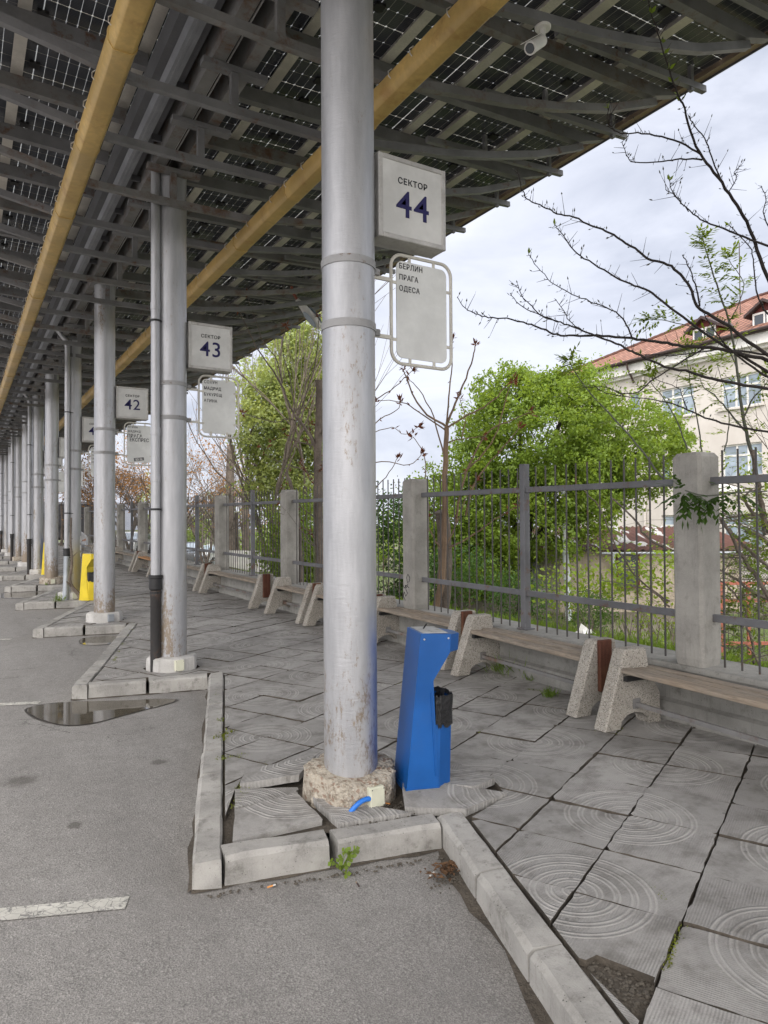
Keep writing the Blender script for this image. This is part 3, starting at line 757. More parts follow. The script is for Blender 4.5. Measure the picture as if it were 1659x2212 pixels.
def kerbs():
    b = MB(); r = random.Random(3)
    def stone(p, q, gap=.008):
        p = Vector((*p, 0)); q = Vector((*q, 0)); d = (q-p).normalized(); n = Vector((-d.y, d.x, 0))
        p = p+d*gap*r.uniform(.1, .9); q = q-d*gap*r.uniform(.1, .9)
        j = [r.uniform(-.006, .006) for _ in range(4)]
        sec = [(0+j[0], -.2), (.0+j[0], -.018), (.018, .0), (W_K-.01, .0), (W_K, -.012), (W_K, -.2)]
        vs = []; m = 5; fs = []; ns = len(sec)
        for i in range(m+1):
            t = i/m; c = p+(q-p)*t
            for k, (w, z) in enumerate(sec):
                e = .003 if 0 < k < ns-1 else 0
                ww = w+r.uniform(-e, e); cc = c+n*ww
                zz = z+(r.uniform(-e, e) if k else 0)+(j[1] if k else 0)
                if i in (0, m) and k in (1, 2): zz -= r.uniform(0, .012); cc += d*(1 if i == 0 else -1)*r.uniform(0, .012)
                vs.append((cc.x, cc.y, zz+gz(cc.x, cc.y)+.004))
        for i in range(m):
            for k in range(ns-1):
                a = i*ns+k; fs.append((a, a+1, a+1+ns, a+ns))
        fs += [tuple(range(ns-1, -1, -1)), tuple(m*ns+k for k in range(ns))]
        # orient outwards
        fs = [f[::-1] for f in fs]
        b.add(vs, fs)
    for k in range(-1, 12):
        O, C, Cn = tooth(k)
        # long side runs from the far inner corner to the outer corner (outer side is the road)
        L = math.dist(Cn, O); n = 7
        cuts = [0]+sorted((i+r.uniform(-.12, .12))/n for i in range(1, n))+[1]
        for i in range(n):
            a = (Cn[0]+(O[0]-Cn[0])*cuts[i], Cn[1]+(O[1]-Cn[1])*cuts[i]); c = (Cn[0]+(O[0]-Cn[0])*cuts[i+1], Cn[1]+(O[1]-Cn[1])*cuts[i+1])
            if i == 0: dd = (Vector(Cn)-Vector(O)).normalized(); a = (a[0]+dd.x*.115, a[1]+dd.y*.115)
            stone(a, c)
        # short face: left corner block, then two long stones
        pts = [.11, .535, .93]
        for a, c in ((.112, .53), (.543, 1.0)):
            stone((O[0]+(C[0]-O[0])*a, O[1]+(C[1]-O[1])*a), (O[0]+(C[0]-O[0])*c, O[1]+(C[1]-O[1])*c), .012)
    b.build('kerb', KERB, kind='structure')
    # swept-up grit along the foot of the kerb
    g = MB()
    for k in range(-1, 8):
        O, C, Cn = tooth(k)
        for a, c, w0 in ((Cn, O, .075 if k < 0 else .03), (O, C, .025)):
            a = Vector((*a, 0)); c = Vector((*c, 0)); d = (c-a).normalized(); n = Vector((d.y, -d.x, 0)); m = 26
            if (a-c).length < 2: n = Vector((d.y, -d.x, 0))
            ring = []
            for i in range(m+1):
                p = a+(c-a)*i/m; w = w0*max(.15, .6+.3*math.sin(i*.9+k)+r.gauss(0, .15))
                ring += [(p.x-n.x*.01, p.y-n.y*.01, gz(0, p.y)-.118), (p.x+n.x*w, p.y+n.y*w, gz(0, p.y)-.1265)]
            g.add(ring, [(2*i, 2*i+1, 2*i+3, 2*i+2) for i in range(m)])
    g.build('grit', DIRT, kind='stuff')

def markings():
    b = MB()
    for k in range(0, 9):
        O, C, Cn = tooth(k); y = O[1]
        p = Vector((O[0]-.26, y+.06, 0)); d = Vector((-.93, .345, 0)).normalized(); n = Vector((-d.y, d.x, 0))
        ring = []; r = random.Random(k); m = 24
        for i in range(m+1):
            c = p+d*i*.14
            ring += [(c.x+n.x*(.052+r.uniform(-.006, .006)), c.y+n.y*(.052), gz(0, c.y)-.126), (c.x-n.x*(.052+r.uniform(-.006, .006)), c.y-n.y*.052, gz(0, c.y)-.126)]
        b.add(ring, [(2*i, 2*i+1, 2*i+3, 2*i+2) for i in range(m)])
    b.build('road_markings', LINE, kind='structure')
    # puddles in the hollows beside the kerb, with a damp rim
    for name, pts, in (('a', [(.53,6.93),(.60,6.55),(.74,6.28),(.90,6.20),(1.08,6.25),(1.30,6.36),(1.52,6.45),(1.72,6.58),(1.60,6.72),(1.35,6.80),(1.10,6.92),(.95,7.0),(.70,7.05)]),
                       ('b', [(1.50,10.62),(1.42,10.15),(1.62,9.95),(1.86,10.05),(2.0,10.5),(1.8,10.68)]),
                       ('c', [(.62,17.6),(.75,16.9),(1.2,16.6),(1.8,17.2),(1.9,17.7),(1.4,17.75),(1.0,17.85)])):
        for q, (sc_, m, dz) in enumerate(((1.045, DAMP, -.1275), (1.0, WATER, -.125))):
            cx = sum(p[0] for p in pts)/len(pts); cy = sum(p[1] for p in pts)/len(pts)
            fine = []; n = len(pts)
            for i in range(n):
                p0, p1, p2, p3 = (Vector(pts[(i+o) % n]) for o in (-1, 0, 1, 2))
                for t in np.linspace(0, 1, 6)[:-1]:
                    t = float(t); c = .5*((2*p1)+(p2-p0)*t+(2*p0-5*p1+4*p2-p3)*t*t+(3*p1-p0-3*p2+p3)*t**3)
                    jj = .006
                    fine.append(((c.x-cx)*sc_+cx+rnd.uniform(-jj, jj), (c.y-cy)*sc_+cy+rnd.uniform(-jj, jj)))
            b = MB(); b.add([(p[0], p[1], gz(0, cy)+dz+.0125*0*(p[1]-cy)+(.0125*(p[1]-cy))) for p in fine], [tuple(range(len(fine)))][:])
            b.build('puddle' if q else 'damp_rim', m, kind='structure')
DAMP = pm('damp_asphalt', (.055,.05,.045), .45, bump=.6, bs=150, var=.3)

# ------------------------------------------------------------------ columns, pipes
def make_plinth(rough, seed):
    r = random.Random(seed); b = MB(); n = 40
    prof = [(.25, -.12), (.252, .0), (.25, .07), (.246, .118), (.232, .130), (.14, .134)]
    vs = []
    if rough: prof = [(r_, z*1.28 if z > 0 else z) for r_, z in prof]
    for i, (rad, z) in enumerate(prof):
        for k in range(n):
            t = 2*math.pi*k/n
            oc = 1.0+.03*math.sin(t*3+1)+.02*math.sin(t*5) if rough else 1/max(abs(math.cos((t % (math.pi/4))-math.pi/8)), .1)*.955
            e = (.010 if rough else .0015)*(1 if i < 5 else 0)
            rr = rad*oc+r.gauss(0, e)
            zz = z+(r.gauss(0, e*.6) if 0 < i < 5 else 0)+(-.035*max(0, math.cos(t+1.9)) if rough and 2 < i else 0)
            vs.append((rr*math.cos(t), rr*math.sin(t), zz))
    fs = [(i*n+k, i*n+(k+1) % n, (i+1)*n+(k+1) % n, (i+1)*n+k) for i in range(len(prof)-1) for k in range(n)]
    b.add(vs, fs); return b
NUM = {0: '44', 1: '43', 2: '42', 3: '41', 4: '40', 5: '39', 6: '38', 7: '37', 8: '36', 9: '35', 10: '34', 11: '33'}
ORD = ['nearest', 'second', 'third', 'fourth', 'fifth', 'sixth', 'seventh', 'eighth', 'ninth', 'tenth', 'eleventh', 'twelfth']
SHAFT_MESH = {}
def columns():
    for k, y in enumerate(P_COL):
        z = gz(XC, y)
        lab = {0: 'tall silver column nearest the camera, rust stained, blue overspray and bin reflection painted on its flank, rough concrete plinth',
               1: 'silver column behind the black-footed drain pipe, bearing the sector 43 sign',
               2: 'silver rust-streaked column on a white plinth, bearing the sector 42 sign',
               3: 'silver column with yellow paint smears beside the yellow bin, white posters on it'}.get(k, 'silver column, %s from the camera in the row%s' % (ORD[k], ', with a drain pipe' if k % 2 else ', without a drain pipe'))
        t = thing('support_column', lab, 'column', (XC, y, z), 0, 'silver columns under the canopy')
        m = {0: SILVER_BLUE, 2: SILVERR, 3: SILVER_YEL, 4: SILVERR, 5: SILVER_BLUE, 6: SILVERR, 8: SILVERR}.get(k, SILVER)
        top = 5.17-z
        nseg = 40 if k < 3 else 24
        b = MB(); b.lathe([(.15, .10), (.15, .5), (.15, 1.2), (.15, 2.4), (.15, 3.6), (.15, top-.015), (.158, top-.012), (.158, top)], n=nseg)
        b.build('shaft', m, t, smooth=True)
        make_plinth(k in (0, 4, 7), k+1).build('plinth', PLINTH if k in (0, 4, 7) else PLINTHW, t, smooth=True)
        for zz in (2.973-z, 2.62-z):
            b = MB(); b.lathe([(.151, zz-.022), (.156, zz-.021), (.156, zz+.021), (.151, zz+.022)], n=nseg, cap=False)
            b.cbox((.15, -.02, zz-.02), (.2, .02, zz+.02), .004)
            bo = b.build('clamp_band', BAND, t, smooth=True)
        if k <= 4:
            jb = MB(); ang = R(-88) if k != 2 else R(-80)
            Mx = Matrix.Rotation(ang, 4, 'Z') @ Matrix.Translation((.262, 0, .055))
            jb.cbox((-.03, -.046, -.045), (.016, .046, .062), .006, M=Mx)
            jb.cbox((.016, -.043, -.042), (.022, .043, .059), .003, M=Mx)
            j = jb.build('junction_box', CREAM if k != 2 else GALV, t)
            if k != 2:
                sb = MB()
                for a in (-1, 1):
                    for c in (-.036, .053): sb.cbox((.022, a*.036-.003, c-.003), (.0245, a*.036+.003, c+.003), .001, M=Mx)
                sb.build('screw', BLACK, j)
            if k == 0:
                cb = MB(); pts = []
                for i in range(25):
                    s = i/24; a = R(-97-27*s); rr = .272+.025*s
                    pts.append((rr*math.cos(a), rr*math.sin(a), .062+.01*math.sin(s*3)-.09*s**2.0))
                cb.tube(pts, [.0125+.0012*(i % 2) for i in range(25)], 10)
                cb.build('conduit', BLUEC, t, smooth=True)
        if k in (1, 3):
            s = MB(); rs = random.Random(k)
            for (a0, a1, z0, z1) in ([(-8, 12, 1.2, 1.36)] if k == 1 else [(-40, -14, 1.05, 1.2), (-42, -14, .9, 1.03), (-40, -16, .78, .88)]):
                nn = 7
                ring = []
                for i in range(nn):
                    a = R(a0+(a1-a0)*i/(nn-1))
                    ring += [(.1525*math.cos(a), .1525*math.sin(a), z0+rs.uniform(0, .03)), (.1525*math.cos(a), .1525*math.sin(a), z1-rs.uniform(0, .01))]
                s.add(ring, [(2*i, 2*i+2, 2*i+3, 2*i+1) for i in range(nn-1)])
            s.build('torn_sticker', WHITE, t)
        if k % 2:
            px, py = 1.72, y-.07
            if k == 3: px, py = 1.775, y-.185
            if k > 3: px = 1.685
            lb = {1: 'white drain pipe with a rusty black iron foot, nearest one, at the sector 43 column', 3: 'white drain pipe with a bent galvanised foot beside the yellow bin'}.get(k, 'white drain pipe with a black iron foot at the %s column' % ORD[k])
            d = thing('drain_pipe', lb, 'pipe', (px, py, z), 0, 'drain pipes at the columns')
            b = MB(); zt = 5.25-z
            b.tube([(0,0,.93), (0,0,2.0), (0,0,zt-.35), (-.02,0,zt-.2), (-.18,0,zt)] if k > 1 else [(0,0,.93), (0,0,2.), (0,0,zt+.1)], .0475, 16)
            for zz in (1.95, 2.42, 3.7): b.lathe([(.048, zz-.04), (.0515, zz-.038), (.0515, zz+.038), (.048, zz+.04)], n=16, cap=False)
            b.build('upper_pipe', PIPEW, d, smooth=True)
            b = MB()
            if k == 3: b.tube([(-.03,-.05,-.05), (-.01,-.02,.45), (0,0,.93)], .055, 16)
            else: b.lathe([(.052, -.12), (.052, .74), (.056, .75), (.056, .79), (.052, .8), (.052, .82)], n=18)
            b.build('iron_foot', GALV if k == 3 else IRON, d, smooth=True)
            b = MB(); b.lathe([(.052, .81), (.066, .825), (.066, .86), (.062, .93), (.07, .935), (.07, .965), (.049, .967)], n=18)
            b.build('collar', BLACK, d, smooth=True)
            for zz in (.79, 1.63, 3.55):
                b = MB(); b.lathe([(.0525, zz-.01), (.058, zz-.01), (.058, zz+.01), (.0525, zz+.01)], n=16, cap=False)
                b.bar((.05, .0, zz), (.13, .05, zz), .008, .012); b.build('pipe_clamp', BLACK, d)

# ------------------------------------------------------------------ signs
def signs():
    boards = {0: [('БЕРЛИН', 0), ('ПРАГА', 0), ('ОДЕСА', 0)], 1: [('СОЛУН', 0), ('МАДРИД', 0), ('БУКУРЕЩ', 0), ('АТИНА', 0)],
              2: [('АТИНА', 0), ('МАДРИД', 0)], 3: [('СКО', 0), ('КИЦ', 0), ('СРУГ', 0), ('ОРЯ', 0), ('СКОП', 0)]}
    frm = Matrix.Rotation(R(90), 4, 'X')
    for k, y in enumerate(P_COL[:9]):
        t = thing('sector_sign', 'white sector light box numbered %s, on the %s column' % (NUM[k], ORD[k]) if k < 4 else 'white sector light box on the %s column, mostly hidden' % ORD[k], 'sign', (XC, y-.0, 3.4), 0, 'sector signs on the columns')
        x0, x1, z0, z1, yf, yb = .155, .62, -.24, .24, -.09, .065
        b = MB(); b.box((x0, yf+.012, z0), (x1, yb-.012, z1)); hb = b.build('housing', SIGNF, t)
        for (yy, s) in ((yf, 1), (yb, -1)):
            b = MB(); w = .026
            for lo, hi in (((x0-.003, z0-.003), (x0+w, z1+.003)), ((x1-w, z0-.003), (x1+.003, z1+.003)), ((x0+w, z0-.003), (x1-w, z0+w)), ((x0+w, z1-w), (x1-w, z1+.003))):
                b.cbox((lo[0], min(yy, yy+s*.02), lo[1]), (hi[0], max(yy, yy+s*.02), hi[1]), .004)
            b.build('frame', SIGNF, t)
            b = MB(); b.box((x0+w-.002, min(yy+s*.006, yy+s*.012), z0+w-.002), (x1-w+.002, max(yy+s*.006, yy+s*.012), z1-w+.002)); b.build('face', SIGNW, t)
        b = MB(); b.box((.135, yf+.05, z0+.04), (x0, yb-.025, z1-.02)); b.build('bracket', BAND, t)
        if k < 5:
            cx = (x0+x1)/2
            text_mesh('lettering', 'СЕКТОР', .049, INK, t, Matrix.Translation((cx, yf+.0045, z1-.148)) @ frm, .010, .0012, 'CENTER', 1.0, 1.1)
            text_mesh('number', NUM[k], .222, NAVY, t, Matrix.Translation((cx, yf+.0045, -.10)) @ frm, .006, .0012, 'CENTER', 1.02, 1.08)
        # route board
        t = thing('destination_board', {0: 'grey destination board reading БЕРЛИН ПРАГА ОДЕСА in a cream tube frame', 1: 'grey destination board reading СОЛУН МАДРИД БУКУРЕЩ АТИНА in a cream tube frame',
              2: 'destination board reading АТИНА МАДРИД ПРАГА ЕКСПРЕС with a small sticker', 3: 'grey destination board half hidden behind the third column'}.get(k, 'pale destination board on the %s column' % ORD[k]),
              'sign', (XC, y, 2.78), 0, 'destination boards on the columns')
        x0, x1, z0, z1 = .285, .72, -.32, .33
        def rrect(x0, x1, z0, z1, r, n=6):
            pts = []
            for cx, cz, a in ((x1-r, z1-r, 0), (x0+r, z1-r, 90), (x0+r, z0+r, 180), (x1-r, z0+r, 270)):
                for i in range(n+1):
                    q = R(a+90*i/n); pts.append((cx+r*math.cos(q), cz+r*math.sin(q)))
            return pts
        p = rrect(x0, x1, z0, z1, .075); b = MB()
        ring = [(a, 0, c) for a, c in p]+[(p[0][0], 0, p[0][1])]
        b.tube(ring, .0105, 8, caps=False)
        b.build('tube_frame', FRAMEW, t, smooth=True)
        b = MB(); b.prism(rrect(x0+.036, x1-.036, z0+.036, z1-.036, .042), -.004, .004); b.build('panel', BOARDW, t)
        LUG = []
        for xx in (x0+.13, x1-.13):
            for zz, s in ((z0, 1), (z1, -1)):
                b = MB(); b.bar((xx, 0, zz), (xx, 0, zz+s*.045), .018, .006, up=(0,1,0)); LUG.append(b)
                if k: b.tube([(xx, -.008, zz+s*.045), (xx, .008, zz+s*.045)], .0135, 10)
        for zz in (z0+.14, z1-.17):
            for xx, s in ((x0, 1), (x1, -1)):
                b = MB(); b.bar((xx, 0, zz), (xx+s*.045, 0, zz), .018, .006, up=(0,1,0)); LUG.append(b)
                if k: b.tube([(xx+s*.045, -.008, zz), (xx+s*.045, .008, zz)], .0135, 10)
        for b in LUG: b.build('lug', FRAMEW, t)
        for zz in (2.948-2.78, 2.607-2.78):
            b = MB(); b.bar((.15, 0, zz), (x0, 0, zz), .014, .022); b.build('arm', FRAMEW, t)
        if k in boards:
            for i, (w, _) in enumerate(boards[k]):
                text_mesh('lettering', w, .045, INK, t, Matrix.Translation((x0+.052, -.0055, z1-.082-i*.0665)) @ frm, .009, .0008, 'LEFT', .86, 1.12)
            if k == 2:
                text_mesh('lettering', 'ПРАГА', .072, INK, t, Matrix.Translation((x0+.04, -.0055, z1-.228)) @ frm, .016, .0008, 'LEFT', .92, 1.05)
                text_mesh('lettering', 'ЕКСПРЕС', .072, INK, t, Matrix.Translation((x0+.075, -.0055, z1-.287)) @ frm, .016, .0008, 'LEFT', .83, 1.05)
                b = MB(); Mx = Matrix.Translation((.5, -.0055, -.23)) @ Matrix.Rotation(R(-8), 4, 'Y'); b.box((-.075, -.001, -.024), (.075, .001, .024), M=Mx)
                s = b.build('sticker', GUTD, t)
                text_mesh('sticker_lettering', 'SD 06', .045, WHITE, s, Mx @ Matrix.Translation((0, -.0015, -.016)) @ frm, .01, .0006, 'CENTER', .95)
# ------------------------------------------------------------------ canopy
RIB0, RIBP = 4.45, .93
XM = 1.87
def canopy():
    t = thing('canopy', 'dark steel station canopy with solar panels, on silver columns', 'canopy', (XM, 20, 5.2))
    off = Vector((-XM, -20, -5.2))
    def part(b, name, m, smooth=False, kind=None):
        b.v = [(p[0]+off.x, p[1]+off.y, p[2]+off.z) for p in b.v]; return b.build(name, m, t, smooth, kind)
    half = [(0, 4.80), (.78, 4.81), (1.07, 4.855), (1.53, 4.93), (2.04, 5.01), (2.58, 5.13), (3.22, 5.31), (3.88, 5.57)]
    pts = [(-a, z) for a, z in half[:0:-1]]+half
    def ztop(a): return 5.605+.03*(abs(a)-.2)
    n = 52
    # ribs: bowed chord, two straight arms, post and cross plate
    def rib_mb(y, r):
        b = MB()
        b.sweep([(XM+a, y, z) for a, z in pts], .058, .066)
        for s in (1, -1):
            a0, a1 = (.18, 4.22) if s > 0 else (.47, 4.22)
            zt0, zt1 = ztop(a0), ztop(a1)
            poly = [(XM+s*a0, zt0), (XM+s*a1, zt1), (XM+s*(a1-.42), zt1-.135), (XM+s*2.4, ztop(2.4)-.125), (XM+s*a0, zt0-.125)]
            if s < 0: poly = poly[::-1]
            b.prism(poly, y-.04, y+.04)
        b.box((XM-.03, y-.025, 4.83), (XM+.03, y+.025, 5.1)); b.box((XM-.26, y-.045, 5.1), (XM+.27, y+.045, 5.145))
        return b
    for i in range(-11, n-11):
        y = RIB0+RIBP*i+.012*math.sin(i*2.3)
        part(rib_mb(y, i), 'rib', STEELR if i % 3 == 0 else STEEL)
    for i in range(-11, n-11):
        y = RIB0+RIBP*i+.62
        for s in (1, -1):
            if s < 0 and not 2 < y < 40 or y > 42.5: continue
            b = MB(); b.bar((XM+s*2.28, y, 5.5), (XM+s*4.2, y, 5.625), .05, .06)
            for a in (3.05, 4.0): b.box((XM+s*a-.02, y-.02, 5.55), (XM+s*a+.02, y+.02, ztop(a)+.09))
            part(b, 'rafter', STEEL)
    Y0, Y1 = -6.0, 42.0
    for x in (1.735, 1.975):
        b = MB(); b.box((x-.05, Y0, 5.15), (x+.05, Y1, 5.42)); part(b, 'main_beam', STEELR)
    b = MB(); b.box((1.39, Y0, 5.3), (1.64, Y1, 5.5)); part(b, 'gutter', GUTD)
    b = MB(); b.box((1.6, Y0, 5.665), (1.95, Y1, 5.672)); part(b, 'cover_sheet', BLACK)
    b = MB(); b.prism([(1.455, 5.298), (1.475, 5.235), (1.565, 5.235), (1.585, 5.298)], Y0, Y1)
    b.box((1.5, Y0, 5.228), (1.512, Y1, 5.236)); b.box((1.53, Y0, 5.228), (1.54, Y1, 5.236)); part(b, 'drain_channel', ALUD)
    for i in range(-9, 44):
        b = MB(); y = .45+i*.93; b.box((1.588, y-.012, 5.24), (1.70, y+.012, 5.30)); part(b, 'channel_strap', GUTD)
    for x in (1.845, 1.87):
        b = MB(); b.tube([(x+.004*math.sin(i*1.7), Y0+i*1.2, 5.28+.012*math.cos(i*2.1)) for i in range(41)], .007, 6); part(b, 'cable', WHITE)
    # aluminium channels
    for a in (.63, 1.39, 2.20, 2.59, 3.33):
        for s in (1, -1):
            aa = a if s > 0 else ({.63: .5}.get(a, a+.04))
            x = XM+s*aa; z = ztop(aa)+.002; w = .05
            b = MB()
            b.prism([(x-w, z), (x-w, z+.012), (x-.022, z+.012), (x-.022, z+.06), (x+.022, z+.06), (x+.022, z+.012), (x+w, z+.012), (x+w, z)], Y0, Y1)
            part(b, 'purlin', ALU)
    for s in (1, -1):
        x = XM+s*4.14; z = ztop(4.14)
        b = MB(); b.box((min(x, x+s*.07), Y0, z+.004), (max(x, x+s*.07), Y1, z+.05)); part(b, 'eave_trim', TAN)
        b = MB(); b.box((min(x+s*.072, x+s*.085), Y0, z-.012), (max(x+s*.072, x+s*.085), Y1, z+.12)); part(b, 'fascia', GUTD)
    # solar modules
    g = 1.104; Lm, Wm = 2.1, 1.1
    mb = MB(); mb.box((0, 0, 0), (Lm, Wm, .006))
    for yy in (.18, .55, .92): mb.box((1.005, yy-.045, -.022), (1.09, yy+.045, -.001), 1)
    mesh = None; slope = math.atan(.03); count = 0; rest = MB()
    rows = [(XM-.02, 1), (XM+2.084, 1), (XM-.24-Lm, -1), (XM-.244-2*Lm, -1)]
    for j in range(44):
        for x, s in rows:
            y = Y0+j*g
            a = abs(x-XM) if s > 0 else abs(x-XM)
            z = ztop(abs(x-XM)) + .068
            if y < .5 or count >= 100 or (s < 0 and x < -1.5):
                Mx = Matrix.Translation((x, y, z)) @ Matrix.Rotation(-slope*s, 4, 'Y')
                rest.box((0, 0, 0), (Lm, Wm, .006), M=Mx); continue
            if mesh is None:
                o = mb.build('solar_panel', [PV, BLACK], t); mesh = o.data
            else:
                o = bpy.data.objects.new('solar_panel', mesh); col.objects.link(o); o.parent = t
            count += 1
            o.location = Vector((x, y, z))+off; o.rotation_euler = (0, -slope*s, 0)
    part(rest, 'solar_panel_field', PVFAR, kind='stuff')
    # light covers hung under the ribs
    for x, lab in ((.92, 'yellowed strip light trough to the left of the columns'), (2.75, 'yellowed strip light trough on the right, passing behind the near column')):
        tr = thing('strip_light', lab, 'light', (x, 20, 4.7), 0, 'strip light troughs under the canopy')
        r = random.Random(int(x*10))
        y = 2.1 if x < 2 else 2.0; i = 0
        y -= 6
        while y < 41.5:
            ln = 1.46+r.uniform(-.02, .02); b = MB(); dz = .004*(i % 2)
            sec = [(-.088, .07), (-.092, -.02), (-.062, -.066), (-.052, -.07), (.052, -.07), (.062, -.066), (.092, -.02), (.088, .07)]
            sec2 = [(p*(1.05), q*1.06) for p, q in sec]
            rings = [(y-20, sec2), (y-20+.05, sec2), (y-20+.06, sec), (y-20+ln*.5, sec), (y-20+ln, sec)]
            vs = []; m = len(sec)
            for yy, ss in rings: vs += [(p, yy, q+dz+.0012*math.sin(yy*9)) for p, q in ss]
            fs = [(a*m+q, a*m+q+1, (a+1)*m+q+1, (a+1)*m+q) for a in range(len(rings)-1) for q in range(m-1)]
            fs += [(a*m+m-1, a*m, (a+1)*m, (a+1)*m+m-1) for a in range(len(rings)-1)]
            fs += [tuple(range(m)), tuple(range(len(rings)*m-1, (len(rings)-1)*m-1, -1))]
            b.add(vs, [f[::-1] for f in fs]); b.build('cover', YEL, tr, smooth=True)
            y += ln; i += 1
        b = MB()
        for q in range(0, 118):
            yy = -1.5+q*.365-20+r.uniform(-.05, .05)
            for s in (-1, 1):
                if r.random() < .8: b.tube([(s*.09, yy, .02), (s*.108, yy, .035), (s*.105, yy+.01, .075), (s*.08, yy, .095)], .0045, 5)
        b.build('wire_clip', ALU, tr)
PVFAR = PV

# ------------------------------------------------------------------ small fittings
def fittings():
    # cctv camera under the chord
    t = thing('security_camera', 'white bullet security camera under the canopy', 'camera', (3.40, 3.52, 4.885))
    b = MB(); b.lathe([(.052, -.012), (.055, -.006), (.055, .006), (.04, .012)], n=24); b.build('mount_plate', WHITE, t, smooth=True)
    b = MB(); b.tube([(0,0,-.01), (0,0,-.07), (-.01,-.01,-.1), (-.03,-.02,-.115)], [.02,.018,.019,.022], 12); b.build('bracket_arm', WHITE, t, smooth=True)
    d = Vector((-.74, -.2, -.64)).normalized(); p = Vector((-.02, -.015, -.105))
    b = MB(); b.tube([p+d*.0, p+d*.008, p+d*.14, p+d*.2, p+d*.205], [.025, .038, .04, .043, .041], 20); b.build('camera_body', WHITE, t, smooth=True)
    b = MB(); b.tube([p+d*.206, p+d*.209], [.032, .03], 16); b.build('lens', GLASSD, t, smooth=True)
    b = MB(); u = d.cross(Vector((0,0,1))).normalized(); w = u.cross(d)
    b.bar(p+d*.02+w*.043, p+d*.235+w*.047, .075, .004, up=w); b.build('sun_hood', WHITE, t)
    # street lamp head hung from the canopy
    t = thing('lamp_head', 'white street lamp head with glass lens hanging behind the near column', 'lamp', (4.90, 11.2, 5.52))
    b = MB(); b.tube([(0,0,.1), (.03,0,0), (.10,-.03,-.13)], .025, 10); b.build('rusty_arm', REDG, t, smooth=True)
    d = Vector((.62, -.2, -.76)).normalized(); p = Vector((.09, -.03, -.12)); u = d.cross(Vector((0, 1, 0))).normalized(); w = d.cross(u).normalized()
    b = MB(); vs = []; n = 16
    secs = [(0, .035, .035), (.06, .05, .045), (.2, .085, .06), (.38, .105, .07), (.52, .1, .06), (.60, .06, .035), (.62, .01, .01)]
    for s, rw, rh in secs:
        for k in range(n):
            a = 2*math.pi*k/n; vs.append(p+d*s+w*rw*math.cos(a)+u*rh*math.sin(a))
    b.add(vs, [(i*n+k, i*n+(k+1) % n, (i+1)*n+(k+1) % n, (i+1)*n+k) for i in range(len(secs)-1) for k in range(n)]+[tuple(range(n))])
    b.build('housing', WHITE, t, smooth=True)
    b = MB(); q = p+d*.40+w*.02
    for sgn in (1, -1):
        vs = [q+u*sgn*.045]; m = 14
        for rr, hh in ((.8, .055), (1, .05)):
            for k in range(m):
                a = 2*math.pi*k/m; vs.append(q+d*.17*rr*math.cos(a)+w*.088*rr*math.sin(a)+u*sgn*(hh+.022))
        b.add(vs, [(1+k, 1+(k+1) % m, 1+m+(k+1) % m, 1+m+k) for k in range(m)]+[tuple(range(1, 1+m))])
    b.build('lens', GLASS, t, smooth=True)

def make_bin(name, label, loc, rz, paint):
    t = thing(name, label, 'litter bin', loc, rz, 'metal litter bins with ash trays')
    W = .27; h = W/2; B = MB()
    prof = [(0, 0), (.186, 0), (.143, .612), (.237, .765), (.24, .868), (.064, .872)]
    B.prism(prof, -h, h)
    # chamfered nose
    B.add([(.2385,-h,.768), (.31,-h*.45,.768), (.31,h*.45,.768), (.2385,h,.768), (.24,-h,.866), (.313,-h*.45,.862), (.313,h*.45,.862), (.24,h,.866)],
          [(0,3,2,1),(4,5,6,7),(0,1,5,4),(1,2,6,5),(2,3,7,6),(3,0,4,7)])
    # folded seam ribs and base skirt
    for s in (-1, 1): B.bar((.166, s*(h+.001), .09), (.128, s*(h+.001), .55), .004, .008, up=(0,1,0))
    B.prism([(-.004, .0), (.19, .0), (.19, .028), (-.004, .028)], -h-.003, h+.003)
    B.build('body', paint, t)
    B = MB(); w = h*.96
    def ring(z, g=0): return [(.16, -w-g, z), (.19+.0, -w-g, z), (.275+g, -w*.5-g*.4, z), (.275+g, w*.5+g*.4, z), (.19, w+g, z), (.16, w+g, z)]
    vs = ring(.0)+ring(.50); B.add(vs, [(i, (i+1) % 6, (i+1) % 6+6, i+6) for i in range(6)]+[(5,4,3,2,1,0)])
    vs = ring(0, .003)+ring(.026, .003); B.add(vs, [(i, (i+1) % 6, (i+1) % 6+6, i+6) for i in range(6)]+[(6,7,8,9,10,11)])
    B.build('front_pot', paint, t)
    B = MB(); r = random.Random(5); vs = []
    path = ring(.5, .007)
    fine = []
    for i in range(6):
        a, b = Vector(path[i]), Vector(path[(i+1) % 6])
        for k in range(5): fine.append(a+(b-a)*k/5)
    n = len(fine)
    for zz, sc_, j in ((.355, 1.0, .02), (.42, 1.01, .006), (.49, 1.012, .005), (.525, .99, .01), (.50, .93, .006), (.36, .88, .01)):
        for p in fine: vs.append((.21+(p.x-.21)*sc_+r.uniform(-.003, .003), p.y*sc_+r.uniform(-.003, .003), zz+r.uniform(-j, j)+(.05*(p.x-.16) if zz < .37 else 0)))
    B.add(vs, [(i*n+k, i*n+(k+1) % n, (i+1)*n+(k+1) % n, (i+1)*n+k) for i in range(5) for k in range(n)]+[tuple(range(5*n, 6*n))])
    B.build('liner_bag', BAG, t, smooth=True)
    B = MB(); B.cbox((.08, -h+.012, .871), (.225, h-.012, .8755), .0015); a = B.build('ash_tray', ASH, t)
    B = MB(); B.bar((.13, .03, .876), (.155, .05, .9), .006, .006); B.build('tray_handle', BLACK, a)
    B = MB()
    for (x, z) in ((.085, .84), (.225, .845)):
        for s in (-1, 1): B.tube([(x, s*h, z), (x, s*(h+.004), z)], .0055, 8)
    B.build('rivet', CHROME, t)
    return t
